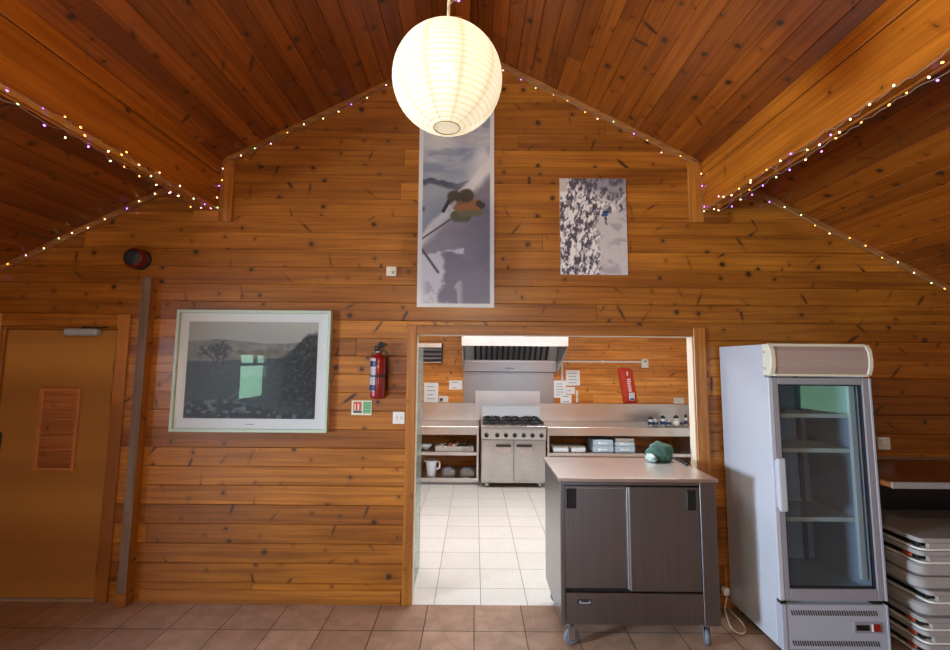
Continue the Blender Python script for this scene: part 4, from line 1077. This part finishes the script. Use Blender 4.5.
unit('open_shelf_counter', 1.028, 3.12, 'steel worktop with open shelves right of the cooker', (1.043, 3.05))
# splashback sheets
mb = MB(M_STEELK)
mb.box(-1.55, 3.40, KY1-.012, KY1-.001, wz1+.001, 1.075, bev=.002)
mb.box(-1.55, 3.40, KY1-.016, KY1-.012, 1.06, 1.075, bev=.001)
o = mb.build('splashback'); tag(o, 'long low stainless steel splashback along the kitchen wall', 'splashback')
mb = MB(M_STEELS)
mb.box(-.175, 1.235, KY1-.012, KY1-.001, 1.077, 1.60, bev=.002); mb.box(.015, 1.02, KY1-.022, KY1-.0165, .90, 1.265, M_STEELK, bev=.002)  # paler sheet behind the cooker puts a reflection into the colour
o = mb.build('wall_sheet'); tag(o, 'upright stainless sheet on the wall between cooker and hood', 'splashback')
# hood
hd = tag(empty('extractor_hood', (.55, 6.65, 1.55)), 'wide stainless steel extractor hood over the cooker', 'hood')
hx0, hx1, hyf = -.18, 1.287, 6.2
mb = MB(M_STEELK)
mb.prism([(hyf, 1.93), (hyf, 2.40), (KY1-.02, 2.40), (KY1-.02, 1.545), (KY1-.10, 1.55)], 'x', hx0, hx0+.02); mb.prism([(hyf, 1.93), (hyf, 2.40), (KY1-.02, 2.40), (KY1-.02, 1.545), (KY1-.10, 1.55)], 'x', hx1-.02, hx1)
mb.box(hx0+.02, hx1-.02, hyf, hyf+.02, 1.93, 2.40, bev=.002); mb.box(hx0+.02, hx1-.02, hyf+.02, KY1-.02, 2.38, 2.40, bev=.002); mb.box(hx0+.02, hx1-.02, KY1-.035, KY1-.022, 1.6, 2.38, bev=.001)
part('canopy', hd, mb)
mb = MB(M_STEELS); mb.box(hx0+.02, hx1-.02, KY1-.10, KY1-.085, 1.555, 1.70, bev=.003); mb.box(hx0+.02, hx1-.02, KY1-.104, KY1-.099, 1.553, 1.563, M_RUBBER, bev=.001); mb.box(.47, .61, KY1-.106, KY1-.10, 1.60, 1.625, M_GREYP, bev=.002); part('grease_tray', hd, mb)
mb = MB(M_RUBBER)
mb.prism([(6.52, 2.20), (6.985, 1.74), (6.995, 1.75), (6.53, 2.21)], 'x', hx0+.03, hx1-.03)
for i in range(13):
    x = .03+i*.083
    mb.prism([(6.515, 2.195), (6.975, 1.735), (6.985, 1.745), (6.525, 2.205)], 'x', x, x+.048, M_STEELS)
for a, b in ((hx0+.03, -.01), (1.12, hx1-.03)): mb.prism([(6.515, 2.195), (6.975, 1.735), (6.985, 1.745), (6.525, 2.205)], 'x', a, b, M_STEELK)
part('baffle_filter', hd, mb)
# cooker
rx0, rx1, ryf, ryb = .100, .988, 6.30, 7.06
ck = tag(empty('gas_range', ((rx0+rx1)/2, 6.68, 0)), 'stainless steel six burner gas range with two oven doors', 'cooker')
mb = MB(M_STEEL); mb.box(rx0, rx1, ryf+.03, ryb, .085, .80, bev=.004); part('body', ck, mb)
mb = MB(M_STEEL); mb.box(rx0-.004, rx1+.004, ryf-.02, ryb, .80, .842, bev=.006, seg=2); part('hob_top', ck, mb)
mb = MB(M_STEEL); mb.prism([(ryf+.03, .655), (ryf-.004, .655), (ryf-.014, .798), (ryf+.03, .798)], 'x', rx0, rx1, bev=.002); cpn = part('control_panel', ck, mb)
for x in (.170, .318, .438, .558, .680, .801, .923):
    Mk = Matrix.Translation((x, ryf-.008, .712)) @ Matrix.Rotation(PI/2, 4, 'X')
    mb = MB(M_BLACK); mb.lathe([(.030, 0), (.030, .008), (.024, .012), (.022, .032), (0, .034)], 18, M=Mk); mb.box(x-.004, x+.004, ryf-.046, ryf-.03, .69, .734, bev=.001); part('control_knob', ck, mb, par=cpn)
for a, b in ((rx0+.006, .541), (.549, rx1-.006)):
    mb = MB(M_STEEL); mb.box(a, b, ryf, ryf+.029, .098, .648, bev=.005); dd = part('oven_door', ck, mb)
    h0, h1 = (.30, .505) if a < .3 else (.583, .79)
    mb = MB(M_IRON); mb.box(h0, h1, ryf-.035, ryf-.012, .56, .586, bev=.006)
    for x in (h0+.015, h1-.03): mb.box(x, x+.015, ryf-.015, ryf+.003, .563, .583, bev=.002)
    part('door_handle', ck, mb, par=dd)
    mb = MB(M_STEELT); mb.prism([(h0-.002, .555), (h0-.002, .50), (h0+.035, .465), (h1-.035, .465), (h1+.002, .50), (h1+.002, .555)], 'y', ryf-.003, ryf+.001); part('pressed_recess', ck, mb, par=dd)
mb = MB(M_STEEL); mb.box(rx0+.01, rx1+.025, ryb-.03, ryb-.005, .842, 1.035, M_LBLUE, bev=.004); part('splash_upstand', ck, mb)
for i in range(3):
    for j in range(2):
        bx_, by_ = rx0+.16+i*.285, ryf+.17+j*.32
        mb = MB(M_IRON)
        for dx_ in (-.125, .125): mb.box(bx_+dx_-.008, bx_+dx_+.008, by_-.14, by_+.14, .862, .888, bev=.003)
        for dy_ in (-.135, .135): mb.box(bx_-.125, bx_+.125, by_+dy_-.008, by_+dy_+.008, .862, .888, bev=.003)
        for a in range(8):
            t = a*PI/4; mb.tube([(bx_+.04*math.cos(t), by_+.04*math.sin(t), .90), (bx_+.09*math.cos(t), by_+.09*math.sin(t), .905), (bx_+.13*math.cos(t), by_+.13*math.sin(t), .878)], .009, 6)
        for dx_ in (-.12, .12):
            for dy_ in (-.13, .13): mb.box(bx_+dx_-.008, bx_+dx_+.008, by_+dy_-.008, by_+dy_+.008, .842, .865, bev=.001)
        gr = part('pan_support', ck, mb)
        mb = MB(M_IRON); mb.lathe([(.05, .843), (.05, .858), (.035, .872), (0, .874)], 18, M=Matrix.Translation((bx_, by_, 0))); part('burner', ck, mb)
for x in (rx0+.06, rx1-.06):
    for y in (ryf+.08, ryb-.1): castor(ck, x, y, .087, .032, .4 if x < .5 else 2.4)
mb = MB(M_STEEL); mb.box(rx0, rx1, ryf+.02, ryf+.05, .072, .095, bev=.002); part('bottom_rail', ck, mb)

# clear panel standing just inside the opening on the left
mb = MB(M_ACR); mb.prism(stadium(3.515, 3.95, .02, 1.83, 4) if False else [(3.52, .0), (3.96, .0), (3.96, 1.80), (3.93, 1.83), (3.52, 1.83)], 'x', -.462, -.45)
tag(mb.build('clear_panel'), 'narrow clear upright panel seen edge-on inside the left of the kitchen opening', 'panel')

# wall things in kitchen
kw = KY1
lv = tag(empty('louvre_unit', (-.69, kw, 1.69)), 'grey slatted box high on the kitchen wall left of the hood', 'vent')
mb = MB(M_BLACK); mb.box(-.90, -.50, kw-.10, kw-.002, 1.695, 1.99, bev=.004); part('housing', lv, mb)
mb = MB(M_GREYP); mb.box(-.90, -.515, kw-.125, kw-.101, 1.925, 1.992, M_STEELK, bev=.003); part('top_rail', lv, mb)
for z in (1.88, 1.81, 1.745, 1.69):
    mb = MB(M_STEELK if z < 1.7 else M_GREYP); mb.prism([(kw-.125, z), (kw-.101, z+.02), (kw-.101, z+.032), (kw-.125, z+.013)], 'x', -.90, -.515); part('slat', lv, mb)
# conduit with box
cd = tag(empty('cable_conduit', (1.4, kw, 1.7)), 'white surface conduit with a white box on the kitchen wall', 'conduit')
mb = MB(M_WHITEP); mb.box(1.355, 2.62, kw-.022, kw-.001, 1.712, 1.738, bev=.003); mb.box(1.355, 1.381, kw-.022, kw-.001, 1.078, 1.712, bev=.003); part('trunking', cd, mb)
mb = MB(M_WHITEP); mb.box(1.985, 2.01, kw-.026, kw-.001, 1.70, 1.75, bev=.003); part('joint_cover', cd, mb)
mb = MB(M_WHITEP); mb.box(2.605, 2.715, kw-.045, kw-.001, 1.635, 1.775, bev=.005); bxo = part('switch_box', cd, mb)
mb = MB(M_BLACK); mb.box(2.645, 2.675, kw-.052, kw-.044, 1.725, 1.748, bev=.002); part('switch_toggle', cd, mb, par=bxo)
# notices
def paper(x0, x1, z0, z1, label, lines, y=kw+.001, ink=M_INK, t=.003, rot=0.):
    r = tag(empty('paper_notice', ((x0+x1)/2, y, z0)), label, 'notice')
    mb = MB(M_PAPER); mb.box(x0, x1, y-t, y, z0, z1, bev=0); part('sheet', r, mb)
    if lines:
        mb = MB(ink); w, h = x1-x0, z1-z0; R = random.Random(int(x0*1000))
        for i in range(lines):
            zz_ = z1-h*(.2+.62*i/max(1, lines-1)) if lines > 1 else (z0+z1)/2
            a = x0+w*.2; mb.box(a, a+w*R.uniform(.35, .62), y-t-.0006, y-t+.0004, zz_-.006, zz_+.006, bev=0)
        part('print_lines', r, mb)
    return r
paper(-.785, -.565, 1.078, 1.378, 'tall white notice left of the hood above the left worktop', 4)
paper(-.395, -.190, 1.277, 1.417, 'small white notice beside the left edge of the steel sheet', 2)
paper(1.430, 1.648, 1.352, 1.590, 'upper white notice under the conduit right of the hood', 4)
paper(1.236, 1.424, 1.163, 1.430, 'white notice overlapping the right edge of the steel sheet', 5, y=kw-.024)
paper(1.434, 1.567, 1.222, 1.330, 'small white card below the upper right notice', 1)
paper(1.335, 1.508, 1.080, 1.213, 'lowest small white card above the splashback right of the hood', 2, y=kw-.027)
th = tag(MB(M_WHITEP).box(1.583, 1.615, kw-.012, kw-.001, 1.095, 1.275, bev=.004).box(1.592, 1.606, kw-.0135, kw-.0115, 1.16, 1.20, M_INK, bev=.001).build('wall_thermometer'), 'slim white thermometer strip on the kitchen wall beside the small cards', 'thermometer')
def kplate(x0, x1, z0, z1, label, dark):
    r = tag(empty('kitchen_socket', ((x0+x1)/2, kw, z0)), label, 'socket')
    mb = MB(M_WHITEP); mb.box(x0, x1, kw-.014, kw-.001, z0, z1, bev=.003); part('face_plate', r, mb)
    if dark: mb = MB(M_BLACK); mb.box(x0+.02, x0+.062, kw-.05, kw-.012, z0+.02, z0+.06, bev=.006); part('plug', r, mb)
    else: mb = MB(M_CREAM); mb.box(x0+.03, x0+.05, kw-.018, kw-.012, z0+.05, z0+.08, bev=.002); mb.box(x1-.05, x1-.03, kw-.018, kw-.012, z0+.05, z0+.08, bev=.002); part('rocker', r, mb)
kplate(-.552, -.405, 1.082, 1.177, 'white socket with black plug above the left worktop', True)
kplate(3.10, 3.26, 1.085, 1.178, 'white double socket above the jars at the right of the kitchen', False)
# red fire blanket pouch
pb = tag(empty('red_pouch', (2.38, kw-.03, 1.08)), 'long red pouch with pale lettering hanging tilted on the kitchen wall', 'pouch')
mb = MB(M_REDBAG)
t = bmesh.new(); nx_, nz_ = 10, 22; gr_ = []
def quadp(u, v):  # outline corners: bl, br, tr, tl
    bl, br, tr, tl = Vector((2.315, 1.085)), Vector((2.535, 1.095)), Vector((2.46, 1.625)), Vector((2.235, 1.64))
    return (bl*(1-u)+br*u)*(1-v) + (tl*(1-u)+tr*u)*v
for s_ in (0, 1):
    g_ = []
    for i in range(nz_+1):
        row = []
        for j in range(nx_+1):
            u, v = j/nx_, i/nz_; p = quadp(u, v); b_ = math.sin(PI*min(1, max(0, u)))**.5*min(1, 6*v, 6*(1-v)+.2)
            y = kw-.012-(.05*b_*(1-.25*v)+.006*math.sin(9*v+5*u) if s_ == 0 else 0)
            row.append(t.verts.new((p.x, y, p.y)))
        g_.append(row)
    gr_.append(g_)
for s_ in (0, 1):
    for i in range(nz_):
        for j in range(nx_):
            q = [gr_[s_][i][j], gr_[s_][i][j+1], gr_[s_][i+1][j+1], gr_[s_][i+1][j]]; f = t.faces.new(q if s_ == 0 else q[::-1]); f.smooth = True
bmesh.ops.bridge_loops(t, edges=[e for e in t.edges if e.is_boundary])
mb.merge(t); part('pouch_body', pb, mb)
mb = MB(M_MINK)
for k in range(7):
    v = .68-.055*k; p = quadp(.56+.05*(k < 2), v); mb.box(p.x-.028-.012*(k == 1), p.x+.024, kw-.0645, kw-.058, p.y-.010, p.y+.008, bev=.002)
p = quadp(.52, .86); mb.box(p.x, p.x+.02, kw-.06, kw-.052, p.y-.04, p.y+.02, bev=.003); lt = part('lettering', pb, mb); lt['label'] = 'pale lettering down the pouch'
mb = MB(M_LBLUE); p = quadp(.60, .18); mb.box(p.x-.045, p.x+.045, kw-.067, kw-.058, p.y-.055, p.y+.065, bev=.003); mb.box(p.x-.03, p.x+.035, kw-.068, kw-.066, p.y-.045, p.y-.02, M_LABB, bev=0); part('label_patch', pb, mb)
mb = MB(M_CREAM)
for x, z in ((2.25, 1.648), (2.45, 1.632)): mb.lathe([(.012, 0), (.012, .02), (0, .024)], 10, M=Matrix.Translation((x, kw-.001, z)) @ Matrix.Rotation(PI/2, 4, 'X'))
part('hook', pb, mb)

# jars and bottles on the right worktop
jars = [(2.568, .040, .095, True, 'first from the left'), (2.660, .036, .075, False, 'second from the left'), (2.745, .042, .108, True, 'third from the left'), (2.838, .044, .085, False, 'fourth from the left'),
        (2.935, .045, .115, True, 'fifth from the left'), (3.012, .036, .085, False, 'sixth from the left'), (3.075, .026, .125, True, 'last on the right, slim')]
for x, rr, hh_, lid, w in jars:
    x -= .025; hh_ *= 1.18
    y = 6.60 + (.05 if not lid else 0)
    r = tag(empty('condiment_jar', (x, y, wz1+.001)), ('jar with dark lid on the right steel worktop, ' if lid else 'small pale pot on the right steel worktop, ') + w, 'jar', 'jars on the right worktop')
    mb = MB(M_JAR); mb.lathe([(rr*.9, 0), (rr, .006), (rr, hh_*.72), (rr*.72, hh_*.86), (rr*.7, hh_*.9)], 18); mb.build('glass_body', r)
    mb = MB(M_BLACK if lid else M_LBLUE); mb.lathe([(rr*.78, hh_*.88), (rr*.78, hh_*1.06), (rr*.3, hh_*1.12), (rr*.28, hh_*1.2), (0, hh_*1.2)] if lid else [(rr*.8, hh_*.88), (rr*.8, hh_*1.02), (0, hh_*1.04)], 18); mb.build('lid', r)
    mb = MB(M_LABB if int(x*100) % 3 else M_MINK); mb.lathe([(rr*1.01, hh_*.22), (rr*1.01, hh_*.6)], 18, cap=False); mb.build('label', r)
# packs on the right shelf
def pack(x0, x1, z0, z1, mat, label, marks, y0=6.49, y1=6.85, group='packs on the right shelf', tilt=0.):
    r = tag(empty('food_pack', ((x0+x1)/2, (y0+y1)/2, z0)), label, 'pack', group)
    mb = MB(mat); mb.box(x0, x1, y0, y1, z0, z1, bev=.014, seg=2); part('wrapping', r, mb)
    if marks:
        mb = MB(M_MINK); w = x1-x0; zc_ = (z0+z1)/2
        for a, b, h in ((.25, .36, .024), (.38, .46, .014), (.48, .56, .012), (.58, .68, .013)): mb.box(x0+a*w, x0+b*w, y0-.0015, y0+.002, zc_-h*.6, zc_+h*.5, bev=.001)
        part('marking', r, mb)
sz = .4505
pack(1.115, 1.335, sz, sz+.065, M_LBLUE, 'low white tray nearest the cooker on the right shelf', False); pack(1.10, 1.34, sz+.066, sz+.076, M_BEIGE, 'flat lid lying on the low tray nearest the cooker', False)
pack(1.37, 1.575, sz, sz+.062, M_LBLUE, 'second low white tray on the right shelf', False); pack(1.36, 1.58, sz+.063, sz+.073, M_BEIGE, 'flat lid lying on the second low tray', False)
pack(1.675, 1.97, sz, sz+.088, M_BLUEB, 'lower pale blue pack of the left stack on the right shelf', True); pack(1.68, 1.965, sz+.089, sz+.178, M_BLUEB, 'upper pale blue pack of the left stack on the right shelf', True)
pack(1.99, 2.275, sz, sz+.088, M_BLUEB, 'lower pale blue pack of the right stack on the right shelf', True); pack(1.992, 2.27, sz+.089, sz+.15, M_BLUEB, 'upper pale blue pack of the right stack on the right shelf', True)
pack(2.0, 2.265, sz+.151, sz+.20, M_BEIGE, 'beige tray on top of the right stack of packs', False)
# left shelves
bw = tag(MB(M_JAR).lathe([(.035, 0), (.04, .006), (.085, .06), (.092, .085), (.088, .085), (.08, .06), (.03, .012), (0, .01)], 26).build('mixing_bowl', loc=(-.69, 6.60, sz)), 'pale mixing bowl on the upper left shelf', 'bowl')
tr = tag(empty('utensil_tray', (-.28, 6.65, sz)), 'long grey plastic tray of utensils on the upper left shelf', 'tray')
mb = MB(plain('grey_tray', '#A7A6A0', .5)); x0, x1 = -.548, -.005
mb.box(x0, x1, 6.50, 6.80, sz, sz+.006, bev=.001); mb.box(x0, x1, 6.50, 6.508, sz+.006, sz+.068, bev=.002); mb.box(x0, x1, 6.792, 6.80, sz+.006, sz+.068, bev=.002); mb.box(x0, x0+.008, 6.508, 6.792, sz+.006, sz+.068, bev=.002); mb.box(x1-.008, x1, 6.508, 6.792, sz+.006, sz+.068, bev=.002)
part('tray_box', tr, mb)
mb = MB(M_GREYP); mb.box(-.17, -.10, 6.497, 6.501, sz+.012, sz+.055, bev=.001); mb.box(-.08, -.03, 6.497, 6.501, sz+.012, sz+.055, bev=.001); part('label_holder', tr, mb)
uR = random.Random(4)
for k in range(7):
    x = -.50+.07*k; m_ = [M_CREAM, M_STEEL, M_ORANGE, M_WHITEP, M_STEEL, M_BLACK, M_STEEL][k]
    mb = MB(m_); mb.tube([(x, 6.56, sz+.03), (x+.05, 6.66, sz+.075), (x+.07, 6.74, sz+.085+.01*(k % 3))], .010, 8); mb.lathe([(0, -.012), (.02, -.008), (.024, 0), (.02, .008), (0, .012)], 12, M=Matrix.Translation((x, 6.56, sz+.062+.012*(k % 2))))
    tag(mb.build('utensil'), ['cream utensil at the left end of the grey tray', 'steel utensil second along in the grey tray', 'orange utensil third along in the grey tray', 'white utensil in the middle of the grey tray', 'steel utensil right of the middle of the grey tray', 'black utensil second from the right in the grey tray', 'steel utensil at the right end of the grey tray'][k], 'utensil', 'utensils in the grey tray')
jz = .0985
jg = tag(empty('measuring_jug', (-.605, 6.58, jz)), 'white plastic measuring jug on the lower left shelf', 'jug')
mb = MB(plain('milky_plastic', '#D3DCEC', .35)); mb.lathe([(.060, 0), (.062, .005), (.078, .20), (.084, .215), (.078, .215), (.058, .01), (0, .008)], 28)
mb.box(-.105, -.07, -.018, .018, .195, .213, bev=.006); mb.build('jug_body', jg)
mb = MB(M_WHITEP); mb.tube([(.07, 0, .195), (.115, 0, .19), (.122, 0, .15), (.112, 0, .10), (.067, 0, .085)], .011, 10); mb.build('handle', jg)
M_WIREB = plain('wire_grey', '#8B8F92', .35, metal=.8)
for k, (x0, x1, lab) in enumerate(((-.452, -.262, 'left wire basket on the lower left shelf beside the jug'), (-.19, .015, 'right wire basket on the lower left shelf beside the cooker'))):
    r = tag(empty('wire_basket', ((x0+x1)/2, 6.62, jz)), lab, 'basket', 'wire baskets on the lower left shelf')
    mb = MB(M_WIREB); y0, y1 = 6.51, 6.74
    for z in (.006, .035, .065, .095): mb.tube([(x0, y0, jz+z), (x1, y0, jz+z), (x1, y1, jz+z), (x0, y1, jz+z)], .0035, 5, closed=True)
    for i in range(9):
        x = x0+(x1-x0)*i/8; mb.tube([(x, y0, jz+.095), (x, y0, jz+.004), (x, y1, jz+.004), (x, y1, jz+.095)], .0022, 4)
    part('wire_frame', r, mb)
    mb = MB(M_BEIGE); mb.box(x0+.012, x1-.012, y0+.012, y1-.012, jz+.008, jz+.07, bev=.01); mb.box(x0+.03, x1-.05, y0+.02, y1-.03, jz+.071, jz+.10, M_GREYP, bev=.008); part('contents', r, mb)

# ------------------------------------------------------------------ light and camera
w = bpy.data.worlds.new('World'); S.world = w; w.use_nodes = True
nt = w.node_tree; bg = nt.nodes['Background']
tc = N(nt, 'ShaderNodeTexCoord'); sx = N(nt, 'ShaderNodeSeparateXYZ'); L(nt, tc.outputs['Generated'], sx.inputs[0])
L(nt, mixc(nt, smooth(nt, sx.outputs[2], 0., .6), (.80, .90, 1.0), (.52, .74, 1.0)), bg.inputs[0])
SKY = 1.5
bg.inputs[1].default_value = SKY
cam = bpy.data.cameras.new('Camera'); co = bpy.data.objects.new('Camera', cam); COL.objects.link(co)
cam.sensor_width = 36.; cam.sensor_fit = 'HORIZONTAL'; cam.lens = 450/950*36
cam.shift_y = -8.5/950
pitch = math.atan(44.6/450)
Rm = Matrix.Rotation(PI/2+pitch, 4, 'X') @ Matrix.Rotation(math.radians(.45), 4, 'Z')
co.matrix_world = Matrix.Translation((0, 0, 1.72)) @ Rm
cam.clip_start = .02
S.camera = co
S.view_settings.view_transform = 'Standard'; S.view_settings.look = 'None'; S.view_settings.gamma = 1.; S.view_settings.use_curve_mapping = False
S.view_settings.exposure = 0.
S.cycles.max_bounces = 8; S.cycles.diffuse_bounces = 5; S.cycles.glossy_bounces = 4; S.cycles.transparent_max_bounces = 12
S.cycles.sample_clamp_indirect = 2.5
S.cycles.caustics_reflective = False; S.cycles.caustics_refractive = False; S.cycles.blur_glossy = 1.
S.cycles.use_adaptive_sampling = False
S.cycles.use_guiding = GUIDE
S.cycles.use_denoising = True
